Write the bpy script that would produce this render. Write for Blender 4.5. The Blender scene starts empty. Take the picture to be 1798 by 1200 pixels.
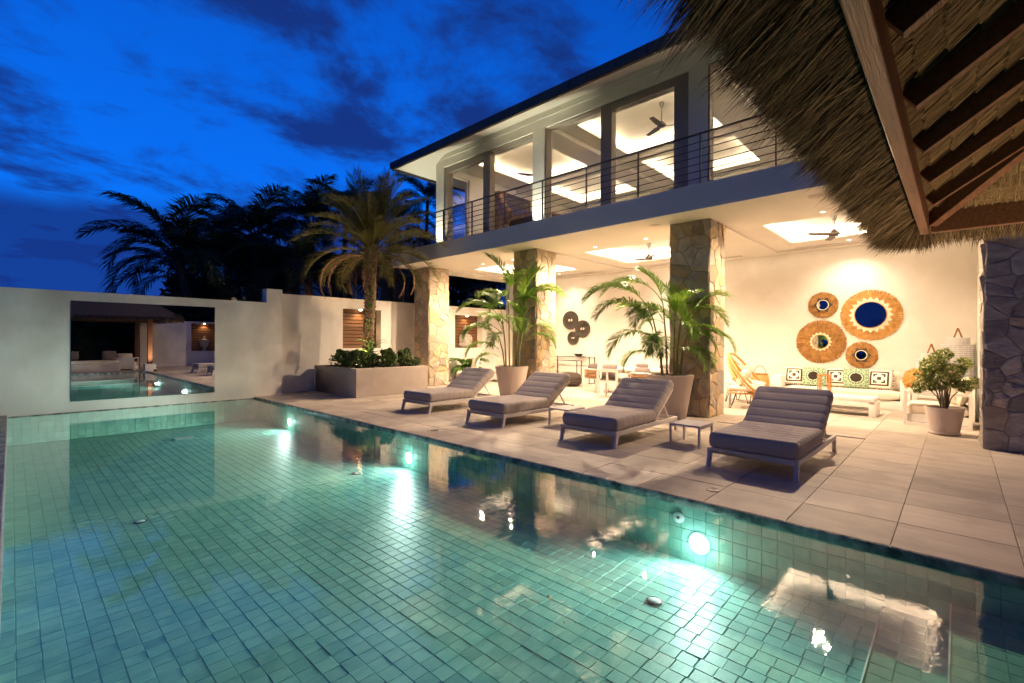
import bpy, bmesh, math, random
from mathutils import Vector, Matrix, Euler
R = math.radians
PI = math.pi
random.seed(7)
SC = bpy.context.scene
COL = SC.collection

# ------------------------------------------------------------------ camera
cam_d = bpy.data.cameras.new('camera')
cam_d.sensor_width = 36.0
cam_d.lens = 36.0 * 830.0 / 1798.0
cam_d.clip_start = 0.05
cam_d.clip_end = 3000.0
cam = bpy.data.objects.new('camera', cam_d)
COL.objects.link(cam)
cam.location = (0.0, 0.0, 1.5)
HEAD = 43.33
cam.matrix_world = (Matrix.Translation((0, 0, 1.5)) @ Matrix.Rotation(R(HEAD - 90), 4, 'Z')
                    @ Matrix.Rotation(R(90), 4, 'X') @ Matrix.Rotation(R(0.25), 4, 'Z'))
SC.camera = cam

# ------------------------------------------------------------------ world: dusk sky with torn cloud
W = bpy.data.worlds.new('World')
SC.world = W
W.use_nodes = True
wn, wl = W.node_tree.nodes, W.node_tree.links
wn.clear()
def wnode(t, **kw):
    n = wn.new(t)
    for k, v in kw.items():
        setattr(n, k, v)
    return n
def wmath(op, a, b=None, clamp=False):
    n = wnode('ShaderNodeMath', operation=op, use_clamp=clamp)
    for i, v in enumerate((a, b)):
        if v is None:
            continue
        if isinstance(v, (int, float)):
            n.inputs[i].default_value = v
        else:
            wl.new(v, n.inputs[i])
    return n.outputs[0]
wout = wnode('ShaderNodeOutputWorld')
wbg = wnode('ShaderNodeBackground')
wl.new(wbg.outputs[0], wout.inputs[0])
wtc = wnode('ShaderNodeTexCoord')
wsep = wnode('ShaderNodeSeparateXYZ')
wl.new(wtc.outputs['Generated'], wsep.inputs[0])
wz = wmath('MAXIMUM', wsep.outputs[2], 0.0)
wden = wmath('ADD', wz, 0.22)
wcx = wmath('DIVIDE', wsep.outputs[0], wden)
wcy = wmath('DIVIDE', wsep.outputs[1], wden)
wcomb = wnode('ShaderNodeCombineXYZ')
wl.new(wcx, wcomb.inputs[0]); wl.new(wcy, wcomb.inputs[1])
wmap = wnode('ShaderNodeMapping')
wl.new(wcomb.outputs[0], wmap.inputs[0])
wmap.inputs['Rotation'].default_value = (0, 0, R(-40))
wmap.inputs['Scale'].default_value = (1.0, 1.25, 1.0)
wmap.inputs['Location'].default_value = (3.1, 1.7, 0.0)
wns = wnode('ShaderNodeTexNoise')
wns.inputs['Scale'].default_value = 2.5
wns.inputs['Detail'].default_value = 7.0
wns.inputs['Roughness'].default_value = 0.62
wns.inputs['Distortion'].default_value = 0.25
wl.new(wmap.outputs[0], wns.inputs['Vector'])
wramp = wnode('ShaderNodeValToRGB')
wramp.color_ramp.interpolation = 'EASE'
wramp.color_ramp.elements[0].position = 0.475
wramp.color_ramp.elements[1].position = 0.63
wbig = wnode('ShaderNodeTexNoise')
wbig.inputs['Scale'].default_value = 0.85
wbig.inputs['Detail'].default_value = 2.0
wl.new(wmap.outputs[0], wbig.inputs['Vector'])
wsum = wmath('ADD', wmath('MULTIPLY', wns.outputs[0], 0.72), wmath('MULTIPLY', wbig.outputs[0], 0.38))
wl.new(wsum, wramp.inputs[0])
# a bank of cloud lies along the horizon
wns2 = wnode('ShaderNodeTexNoise')
wns2.inputs['Scale'].default_value = 2.2
wns2.inputs['Detail'].default_value = 5.0
wl.new(wtc.outputs['Generated'], wns2.inputs['Vector'])
wbank = wmath('SUBTRACT', wsep.outputs[2], wmath('MULTIPLY', wns2.outputs[0], 0.16))
wbankr = wnode('ShaderNodeMapRange', interpolation_type='SMOOTHSTEP')
wbankr.inputs['From Min'].default_value = 0.128
wbankr.inputs['From Max'].default_value = 0.178
wbankr.inputs['To Min'].default_value = 0.92
wbankr.inputs['To Max'].default_value = 0.0
wl.new(wbank, wbankr.inputs['Value'])
wcov = wmath('MAXIMUM', wramp.outputs[0], wbankr.outputs[0])
# clear-sky colour from horizon to zenith
wsky = wnode('ShaderNodeValToRGB')
e = wsky.color_ramp.elements
e[0].position = 0.0;  e[0].color = (0.0015, 0.19, 0.92, 1)
e[1].position = 0.75; e[1].color = (0.0015, 0.055, 0.40, 1)
m_ = e.new(0.30); m_.color = (0.0012, 0.125, 0.72, 1)
wl.new(wz, wsky.inputs[0])
wcl = wnode('ShaderNodeValToRGB')
e = wcl.color_ramp.elements
e[0].position = 0.0;  e[0].color = (0.0040, 0.030, 0.215, 1)
e[1].position = 0.7; e[1].color = (0.0060, 0.026, 0.165, 1)
wl.new(wz, wcl.inputs[0])
wmix = wnode('ShaderNodeMix', data_type='RGBA')
wl.new(wcov, wmix.inputs[0])
wl.new(wsky.outputs[0], wmix.inputs[6]); wl.new(wcl.outputs[0], wmix.inputs[7])
# twilight scatter from a sun well below the view, faint, all round
wnish = wnode('ShaderNodeTexSky', sky_type='NISHITA', sun_disc=False)
wnish.sun_elevation = R(0.5)
wnish.sun_rotation = R(250)
wadd = wnode('ShaderNodeMix', data_type='RGBA', blend_type='ADD')
wadd.inputs[0].default_value = 1.0
wsc = wnode('ShaderNodeVectorMath', operation='SCALE')
wsc.inputs['Scale'].default_value = 0.002
wl.new(wnish.outputs[0], wsc.inputs[0])
wl.new(wmix.outputs[2], wadd.inputs[6]); wl.new(wsc.outputs[0], wadd.inputs[7])
# the afterglow side (left of the view) is the brighter half of the dome
wdot = wnode('ShaderNodeVectorMath', operation='DOT_PRODUCT')
wdot.inputs[1].default_value = (0.20, 0.98, 0.0)
wl.new(wtc.outputs['Generated'], wdot.inputs[0])
wglow = wnode('ShaderNodeMapRange', interpolation_type='SMOOTHSTEP')
wglow.inputs['From Min'].default_value = -0.30
wglow.inputs['From Max'].default_value = 0.98
wglow.inputs['To Min'].default_value = 0.30
wglow.inputs['To Max'].default_value = 1.0
wl.new(wdot.outputs['Value'], wglow.inputs['Value'])
wfin = wnode('ShaderNodeVectorMath', operation='SCALE')
wl.new(wadd.outputs[2], wfin.inputs[0]); wl.new(wglow.outputs[0], wfin.inputs['Scale'])
wl.new(wfin.outputs[0], wbg.inputs[0])
wbg.inputs[1].default_value = 1.25

# ------------------------------------------------------------------ exposure / render
SC.view_settings.view_transform = 'Standard'
SC.view_settings.look = 'None'
SC.view_settings.exposure = 0.0
SC.view_settings.gamma = 1.0
SC.view_settings.use_curve_mapping = False
SC.render.engine = 'CYCLES'
cy = SC.cycles
cy.use_denoising = True
try:
    cy.denoiser = 'OPENIMAGEDENOISE'
except Exception:
    pass
cy.max_bounces = 8
cy.diffuse_bounces = 4
cy.glossy_bounces = 5
cy.transparent_max_bounces = 16
cy.transmission_bounces = 4
cy.caustics_reflective = False
cy.caustics_refractive = False
cy.sample_clamp_indirect = 25.0
cy.sample_clamp_direct = 0.0
cy.blur_glossy = 0.5
cy.use_light_tree = True

# lamp strengths
WARM = (1.0, 0.72, 0.46)
WARM2 = (1.0, 0.80, 0.60)
K_DOWN = 3.2      # terrace downlights
K_COVE = 5.2      # ceiling coves
K_POOL = 1.0

# ------------------------------------------------------------------ materials
def nt(m):
    m.use_nodes = True
    return m.node_tree
def pmat(name, col, col2=None, scale=6.0, rough=0.6, bump=0.0, bscale=None, stretch=(1, 1, 1), vary=0.0, spec=0.3,
         metal=0.0, detail=5.0, lo=0.35, hi=0.65, coord='Object', sheen=0.0, col3=None, scale3=1.5, trans=0.0, families=None):
    m = bpy.data.materials.new(name)
    t = nt(m); n, l = t.nodes, t.links
    b = n['Principled BSDF']
    b.inputs['Roughness'].default_value = rough
    b.inputs['Specular IOR Level'].default_value = spec
    b.inputs['Metallic'].default_value = metal
    if sheen:
        b.inputs['Sheen Weight'].default_value = sheen
    tc = n.new('ShaderNodeTexCoord')
    oi = n.new('ShaderNodeObjectInfo')
    off = n.new('ShaderNodeVectorMath'); off.operation = 'MULTIPLY_ADD'
    off.inputs[1].default_value = (0, 0, 0)
    rnd = n.new('ShaderNodeVectorMath'); rnd.operation = 'SCALE'
    rnd.inputs[0].default_value = (13.7, 29.3, 7.1)
    l.new(oi.outputs['Random'], rnd.inputs['Scale'])
    ad = n.new('ShaderNodeVectorMath'); ad.operation = 'ADD'
    l.new(tc.outputs[coord], ad.inputs[0]); l.new(rnd.outputs[0], ad.inputs[1])
    mp = n.new('ShaderNodeMapping'); mp.inputs['Scale'].default_value = stretch
    l.new(ad.outputs[0], mp.inputs[0])
    nz = n.new('ShaderNodeTexNoise')
    nz.inputs['Scale'].default_value = scale
    nz.inputs['Detail'].default_value = detail
    nz.inputs['Roughness'].default_value = 0.6
    l.new(mp.outputs[0], nz.inputs['Vector'])
    rp = n.new('ShaderNodeValToRGB')
    rp.color_ramp.elements[0].position = lo; rp.color_ramp.elements[1].position = hi
    rp.color_ramp.elements[0].color = (*col, 1)
    rp.color_ramp.elements[1].color = (*(col2 or tuple(min(1, c * 1.12) for c in col)), 1)
    l.new(nz.outputs[0], rp.inputs[0])
    last = rp.outputs[0]
    if col3:
        n3 = n.new('ShaderNodeTexNoise'); n3.inputs['Scale'].default_value = scale3; n3.inputs['Detail'].default_value = 3
        l.new(ad.outputs[0], n3.inputs['Vector'])
        r3 = n.new('ShaderNodeMapRange'); r3.inputs['From Min'].default_value = .48; r3.inputs['From Max'].default_value = .68
        l.new(n3.outputs[0], r3.inputs['Value'])
        mx = n.new('ShaderNodeMix'); mx.data_type = 'RGBA'
        l.new(r3.outputs[0], mx.inputs[0]); l.new(last, mx.inputs[6]); mx.inputs[7].default_value = (*col3, 1)
        last = mx.outputs[2]
    if families:
        fr_ = n.new('ShaderNodeValToRGB'); fr_.color_ramp.interpolation = 'CONSTANT'
        el = fr_.color_ramp.elements
        el[0].color = (*families[0], 1); el[1].color = (*families[1], 1); el[1].position = 1.0 / len(families)
        for i_, c_ in enumerate(families[2:]):
            q_ = el.new((i_ + 2) / len(families)); q_.color = (*c_, 1)
        fm_ = n.new('ShaderNodeMath'); fm_.operation = 'FRACT'
        f2_ = n.new('ShaderNodeMath'); f2_.operation = 'MULTIPLY'; f2_.inputs[1].default_value = 7.31
        l.new(oi.outputs['Random'], f2_.inputs[0]); l.new(f2_.outputs[0], fm_.inputs[0]); l.new(fm_.outputs[0], fr_.inputs[0])
        mf_ = n.new('ShaderNodeMix'); mf_.data_type = 'RGBA'; mf_.blend_type = 'MULTIPLY'; mf_.inputs[0].default_value = 1.0
        l.new(last, mf_.inputs[6]); l.new(fr_.outputs[0], mf_.inputs[7]); last = mf_.outputs[2]
    if vary:
        hs = n.new('ShaderNodeHueSaturation')
        mr = n.new('ShaderNodeMapRange')
        mr.inputs['To Min'].default_value = 1 - vary; mr.inputs['To Max'].default_value = 1 + vary
        l.new(oi.outputs['Random'], mr.inputs['Value'])
        l.new(mr.outputs[0], hs.inputs['Value'])
        l.new(last, hs.inputs['Color'])
        last = hs.outputs[0]
    l.new(last, b.inputs['Base Color'])
    if bump:
        nb = n.new('ShaderNodeTexNoise')
        nb.inputs['Scale'].default_value = bscale or scale * 4
        nb.inputs['Detail'].default_value = 6
        l.new(mp.outputs[0], nb.inputs['Vector'])
        bp = n.new('ShaderNodeBump'); bp.inputs['Strength'].default_value = bump; bp.inputs['Distance'].default_value = 0.02
        l.new(nb.outputs[0], bp.inputs['Height']); l.new(bp.outputs[0], b.inputs['Normal'])
    if trans:
        tr = n.new('ShaderNodeBsdfTranslucent'); l.new(last, tr.inputs[0])
        ms = n.new('ShaderNodeMixShader'); ms.inputs[0].default_value = trans
        l.new(b.outputs[0], ms.inputs[1]); l.new(tr.outputs[0], ms.inputs[2])
        l.new(ms.outputs[0], n['Material Output'].inputs[0])
    return m
def emat(name, col, strength):
    m = bpy.data.materials.new(name); t = nt(m); n, l = t.nodes, t.links
    n.remove(n['Principled BSDF'])
    e = n.new('ShaderNodeEmission'); e.inputs[0].default_value = (*col, 1); e.inputs[1].default_value = strength
    l.new(e.outputs[0], n['Material Output'].inputs[0])
    return m

M = {}
M['plaster'] = pmat('cream_plaster', (0.70, 0.665, 0.595), (0.79, 0.75, 0.68), 1.1, 0.85, 0.10, 45, spec=.15)
M['wallpaint'] = pmat('garden_wall_render', (0.74, 0.70, 0.655), (0.83, 0.795, 0.75), 1.3, 0.9, 0.16, 45, spec=.12, col3=(0.63, 0.59, 0.545), scale3=.9, stretch=(1.6, 1.6, .5))
M['ceil'] = pmat('ceiling_paint', (0.66, 0.62, 0.565), (0.69, 0.65, 0.59), 2, 0.9, spec=.1)
M['fascia'] = pmat('grey_white_fascia', (0.62, 0.60, 0.58), (0.66, 0.64, 0.62), 1.2, 0.8, 0.05, 40, spec=.15)
M['taupe'] = pmat('taupe_window_frame', (0.30, 0.25, 0.225), (0.33, 0.28, 0.25), 3, 0.45)
M['roofgrey'] = pmat('dark_roof_metal', (0.055, 0.058, 0.065), (0.075, 0.078, 0.085), 3, 0.5, spec=.3)
M['rail'] = pmat('dark_rail_paint', (0.060, 0.048, 0.045), (0.075, 0.06, 0.055), 8, 0.45)
M['deck'] = pmat('sandstone_tile', (0.43, 0.37, 0.31), (0.53, 0.465, 0.395), 3.0, 0.55, 0.10, 30, stretch=(3.2, .35, 1), vary=.15, spec=.28, col3=(0.38, 0.325, 0.28), scale3=2.2, lo=.3, hi=.7)
M['grout'] = pmat('deck_grout', (0.25, 0.205, 0.165), (0.30, 0.25, 0.205), 5, 0.9)
M['coping'] = pmat('wet_coping_stone', (0.07, 0.08, 0.075), (0.44, 0.45, 0.41), 7, 0.4, .7, 22, spec=.4, lo=.36, hi=.66)
M['ptile_b'] = pmat('green_pool_tile_light', (0.25, 0.49, 0.41), (0.32, 0.56, 0.465), 5, 0.5, 0.10, 40, spec=.2)
M['ptile_c'] = pmat('green_pool_tile_dark', (0.195, 0.425, 0.36), (0.27, 0.50, 0.42), 5, 0.5, 0.10, 40, spec=.2)
M['ptile'] = pmat('green_pool_tile', (0.215, 0.455, 0.385), (0.30, 0.54, 0.45), 5, 0.5, 0.10, 40, stretch=(.6, 2.2, 1), vary=.10, spec=.2, col3=(0.18, 0.40, 0.36), scale3=3)
M['pgrout'] = pmat('pool_grout', (0.175, 0.39, 0.33), (0.20, 0.42, 0.36), 5, 0.9)
M['white'] = pmat('white_paint', (0.74, 0.71, 0.67), (0.78, 0.75, 0.71), 3, 0.5, spec=.3)
M['lframe'] = pmat('lounger_frame_paint', (0.60, 0.56, 0.55), (0.64, 0.60, 0.59), 3, 0.45, spec=.3)
M['lfabric'] = pmat('taupe_grey_fabric', (0.36, 0.315, 0.300), (0.43, 0.375, 0.355), 90, 0.9, .25, 260, spec=.1, sheen=.15)
M['potclay'] = pmat('cream_planter', (0.56, 0.47, 0.42), (0.60, 0.51, 0.46), 2, 0.7, .03, 60, spec=.2)
M['planter'] = pmat('concrete_planter', (0.50, 0.44, 0.41), (0.57, 0.505, 0.47), 2.2, 0.8, .08, 40, spec=.15)
M['soil'] = pmat('dark_soil', (0.02, 0.016, 0.013), (0.04, 0.03, 0.025), 30, 0.95, .8, 40)
M['stone'] = pmat('rubble_stone', (0.34, 0.30, 0.25), (0.62, 0.55, 0.46), 7, 0.85, .8, 18, vary=.16, spec=.2, col3=(0.52, 0.40, 0.27), scale3=3.5, lo=.3, hi=.72, families=((1, .97, .92), (.82, .80, .80), (1, .86, .66), (.92, .90, .88), (.74, .70, .66), (1, .93, .80)))
M['slate'] = pmat('slate_stone', (0.34, 0.305, 0.27), (0.58, 0.525, 0.465), 5, 0.75, 1.0, 12, stretch=(1, 1, 2.6), vary=.22, spec=.35, col3=(0.36, 0.31, 0.27), scale3=3, families=((1, 1, 1), (.8, .8, .82), (1, .93, .85), (.68, .68, .7)))
M['mortar'] = pmat('stone_mortar', (0.20, 0.165, 0.125), (0.28, 0.235, 0.18), 9, 0.95, .4, 40)
M['wood'] = pmat('dark_timber', (0.10, 0.045, 0.024), (0.175, 0.082, 0.045), 5, 0.5, .25, 20, stretch=(.5, 9, 9), spec=.35)
M['thatch'] = pmat('thatch_straw', (0.075, 0.052, 0.024), (0.185, 0.130, 0.062), 50, 0.9, .6, 80, stretch=(6, .5, .5), spec=.15)
M['thatchpale'] = pmat('thatch_inner', (0.14, 0.095, 0.048), (0.34, 0.25, 0.14), 22, 0.9, 1.0, 40, stretch=(8, .5, .5), vary=.18, spec=.12, coord='Object')
M['thatchtop'] = pmat('thatch_weathered', (0.11, 0.08, 0.055), (0.21, 0.16, 0.11), 14, 0.95, 1.0, 30, stretch=(3, 3, .4), spec=.1)
M['cord'] = pmat('white_cord', (0.62, 0.60, 0.55), rough=.8)
M['straw1'] = pmat('straw_brown', (0.085, 0.060, 0.036), (0.15, 0.108, 0.066), 7, 0.85, spec=.15)
M['straw2'] = pmat('straw_tan', (0.20, 0.145, 0.085), (0.27, 0.205, 0.125), 7, 0.85, spec=.15)
M['straw3'] = pmat('straw_dark', (0.030, 0.020, 0.012), (0.05, 0.034, 0.02), 7, 0.85, spec=.15)
M['slat'] = pmat('niche_slat_wood', (0.13, 0.062, 0.030), (0.19, 0.092, 0.045), 6, 0.5, .2, 20, stretch=(.4, 8, 8), vary=.15)
M['palmleaf'] = pmat('date_palm_leaf', (0.13, 0.135, 0.034), (0.22, 0.20, 0.055), 4, 0.55, spec=.3, vary=.2, trans=.25)
M['deadleaf'] = pmat('dry_palm_leaf', (0.24, 0.135, 0.075), (0.36, 0.22, 0.13), 4, 0.8, vary=.15)
M['areca'] = pmat('areca_leaf', (0.12, 0.25, 0.030), (0.24, 0.37, 0.050), 3.5, 0.45, spec=.4, vary=.22, trans=.3)
M['arecastem'] = pmat('areca_cane', (0.15, 0.17, 0.05), (0.26, 0.25, 0.085), 9, 0.5, stretch=(1, 1, .4))
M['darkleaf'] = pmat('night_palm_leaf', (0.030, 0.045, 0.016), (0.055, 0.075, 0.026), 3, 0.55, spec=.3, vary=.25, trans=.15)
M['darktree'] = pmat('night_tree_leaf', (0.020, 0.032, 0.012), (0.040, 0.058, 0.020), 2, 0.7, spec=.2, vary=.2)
M['shrub'] = pmat('shrub_leaf', (0.035, 0.075, 0.016), (0.085, 0.135, 0.030), 9, 0.5, spec=.35, trans=.15)
M['shrub2'] = pmat('fern_leaf', (0.07, 0.15, 0.03), (0.13, 0.24, 0.05), 9, 0.5, spec=.35, trans=.2)
M['varg'] = pmat('variegated_green_leaf', (0.14, 0.21, 0.045), (0.24, 0.30, 0.075), 9, 0.5, spec=.3, trans=.2)
M['vary'] = pmat('variegated_cream_leaf', (0.50, 0.49, 0.22), (0.62, 0.58, 0.32), 9, 0.5, spec=.3, trans=.2)
M['trunk'] = pmat('palm_trunk_bark', (0.10, 0.070, 0.045), (0.25, 0.18, 0.115), 14, 0.95, 1.0, 24, stretch=(1, 1, 1.6), spec=.1)
M['trunk2'] = pmat('grey_trunk_bark', (0.11, 0.085, 0.06), (0.19, 0.15, 0.11), 8, 0.95, .6, 20)
M['fan'] = pmat('dark_fan_metal', (0.075, 0.060, 0.050), (0.09, 0.072, 0.06), 6, 0.4, spec=.4)
M['raffia'] = pmat('raffia', (0.40, 0.20, 0.055), (0.62, 0.35, 0.12), 11, 0.85, .4, 60, spec=.15)
M['raffia2'] = pmat('raffia_brown', (0.27, 0.13, 0.040), (0.46, 0.25, 0.085), 11, 0.85, .4, 60, spec=.15)
M['shell'] = pmat('pale_shell_trim', (0.78, 0.66, 0.47), rough=.7)
M['wicker'] = pmat('dark_woven_disc', (0.055, 0.045, 0.036), (0.11, 0.09, 0.072), 40, 0.8, .6, 80)
M['rattan'] = pmat('honey_rattan', (0.47, 0.245, 0.075), (0.60, 0.34, 0.12), 8, 0.5, .1, 40, spec=.35)
M['cream'] = pmat('cream_cushion', (0.70, 0.61, 0.50), (0.76, 0.67, 0.56), 30, 0.9, .1, 150, spec=.1, sheen=.1)
M['black'] = pmat('black_metal', (0.022, 0.020, 0.020), (0.03, 0.027, 0.026), 9, 0.45)
M['brownblk'] = pmat('black_print', (0.030, 0.020, 0.016), rough=.9)
M['printbrown'] = pmat('brown_print', (0.080, 0.045, 0.032), rough=.9)
M['printwhite'] = pmat('white_print', (0.76, 0.70, 0.60), rough=.9)
M['printgreen'] = pmat('green_print', (0.21, 0.33, 0.20), rough=.9)
M['printdgreen'] = pmat('dark_green_print', (0.055, 0.10, 0.06), rough=.9)
M['printpale'] = pmat('pale_green_print', (0.50, 0.60, 0.43), rough=.9)
M['orangefur'] = pmat('orange_fur', (0.60, 0.28, 0.07), (0.75, 0.40, 0.13), 20, 0.95, 1, 60)
M['amber'] = pmat('amber_wood', (0.42, 0.17, 0.035), (0.55, 0.25, 0.06), 8, 0.45)
M['pouf'] = pmat('dark_pouf_fabric', (0.055, 0.042, 0.034), (0.075, 0.058, 0.047), 60, 0.95, .5, 150)
M['greycush'] = pmat('grey_cushion', (0.17, 0.135, 0.125), (0.20, 0.16, 0.15), 40, 0.95, .2, 150)
M['rope'] = pmat('brown_rope', (0.24, 0.115, 0.045), (0.36, 0.19, 0.08), 30, 0.8, .5, 90)
M['statue'] = pmat('grey_statue_stone', (0.34, 0.30, 0.26), (0.46, 0.41, 0.36), 9, 0.9, .4, 40)
M['driftwood'] = pmat('driftwood', (0.30, 0.15, 0.06), (0.55, 0.33, 0.16), 6, 0.7, .8, 14, stretch=(2, 2, .5))
M['ground'] = pmat('night_ground', (0.030, 0.034, 0.020), (0.055, 0.055, 0.034), .4, 0.95, .5, 3)
M['plastic'] = pmat('white_pool_fitting', (0.70, 0.74, 0.72), rough=.4)
M['hole'] = pmat('fitting_dark_ring', (0.03, 0.04, 0.04), rough=.6)
M['leafdry'] = pmat('fallen_leaf', (0.28, 0.13, 0.04), rough=.7)
M['house2'] = pmat('neighbour_wall', (0.10, 0.095, 0.09), (0.12, 0.115, 0.11), 2, .9)
M['blind'] = pmat('dark_blind', (0.11, 0.085, 0.065), rough=.6)
M['paper'] = pmat('white_wire_shade', (0.46, 0.46, 0.48), (0.50, 0.50, 0.52), 5, 0.7, trans=.2)
M['e_down'] = emat('downlight_glow', (1.0, 0.84, 0.62), 8.0)
M['e_cove'] = emat('cove_strip_glow', WARM2, 30.0 * K_COVE)
M['e_cove_up'] = emat('upper_cove_strip_glow', (1.0, 0.79, 0.54), 17.0 * K_COVE)
M['e_pool'] = emat('pool_lamp_glow', (0.95, 1.0, 0.98), 70.0 * K_POOL)
M['e_soft'] = emat('garden_lamp_glow', (1.0, 0.66, 0.34), 2.5)
M['e_niche'] = emat('niche_lamp_glow', (1.0, 0.62, 0.26), 30.0)
M['e_green'] = emat('column_uplight_glow', (1.0, 0.98, 0.78), 16.0)

def glassy(name, tint, ior, rough=0.0, gl=(1, 1, 1), bumpf=None):
    m = bpy.data.materials.new(name); t = nt(m); n, l = t.nodes, t.links
    n.remove(n['Principled BSDF'])
    tr = n.new('ShaderNodeBsdfTransparent'); tr.inputs[0].default_value = (*tint, 1)
    gs = n.new('ShaderNodeBsdfGlossy'); gs.inputs['Color'].default_value = (*gl, 1); gs.inputs['Roughness'].default_value = rough
    fr = n.new('ShaderNodeFresnel')
    ge = n.new('ShaderNodeNewGeometry'); io = n.new('ShaderNodeMapRange')
    io.inputs['To Min'].default_value = ior; io.inputs['To Max'].default_value = 1.0 / ior
    l.new(ge.outputs['Backfacing'], io.inputs['Value']); l.new(io.outputs[0], fr.inputs['IOR'])
    ms = n.new('ShaderNodeMixShader')
    l.new(fr.outputs[0], ms.inputs[0]); l.new(tr.outputs[0], ms.inputs[1]); l.new(gs.outputs[0], ms.inputs[2])
    l.new(ms.outputs[0], n['Material Output'].inputs[0])
    if bumpf:
        bumpf(n, l, gs, fr)
    return m
M['pane'] = glassy('window_pane_glass', (0.93, 0.95, 0.95), 1.32, 0.0)
def ripples(n, l, gs, fr):
    tc = n.new('ShaderNodeTexCoord')
    # small wavelets, strongest where the breeze touches the near right of the pool
    n1 = n.new('ShaderNodeTexNoise'); n1.inputs['Scale'].default_value = 11.0; n1.inputs['Detail'].default_value = 2.5
    mp = n.new('ShaderNodeMapping'); mp.inputs['Scale'].default_value = (1.0, 1.9, 1); mp.inputs['Rotation'].default_value = (0, 0, R(35))
    l.new(tc.outputs['Object'], mp.inputs[0]); l.new(mp.outputs[0], n1.inputs['Vector'])
    n2 = n.new('ShaderNodeTexNoise'); n2.inputs['Scale'].default_value = 0.55; n2.inputs['Detail'].default_value = 1.0
    l.new(tc.outputs['Object'], n2.inputs['Vector'])
    mr = n.new('ShaderNodeMapRange'); mr.interpolation_type = 'SMOOTHSTEP'
    mr.inputs['From Min'].default_value = .42; mr.inputs['From Max'].default_value = .62
    mr.inputs['To Min'].default_value = .22; mr.inputs['To Max'].default_value = 1.0
    l.new(n2.outputs[0], mr.inputs['Value'])
    bp = n.new('ShaderNodeBump'); bp.inputs['Distance'].default_value = 0.0012
    l.new(mr.outputs[0], bp.inputs['Strength']); l.new(n1.outputs[0], bp.inputs['Height'])
    l.new(bp.outputs[0], gs.inputs['Normal']); l.new(bp.outputs[0], fr.inputs['Normal'])
M['water'] = glassy('pool_water_surface', (0.70, 0.97, 0.92), 1.42, 0.012, bumpf=ripples)
def mirror(name, col, rough=0.0):
    m = bpy.data.materials.new(name); t = nt(m); n, l = t.nodes, t.links
    b = n['Principled BSDF']
    b.inputs['Base Color'].default_value = (*col, 1); b.inputs['Metallic'].default_value = 1.0; b.inputs['Roughness'].default_value = rough
    return m
M['mirror'] = mirror('mirror_glass', (0.80, 0.82, 0.82))
M['mirror2'] = mirror('dark_mirror_glass', (0.72, 0.74, 0.78))

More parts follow.
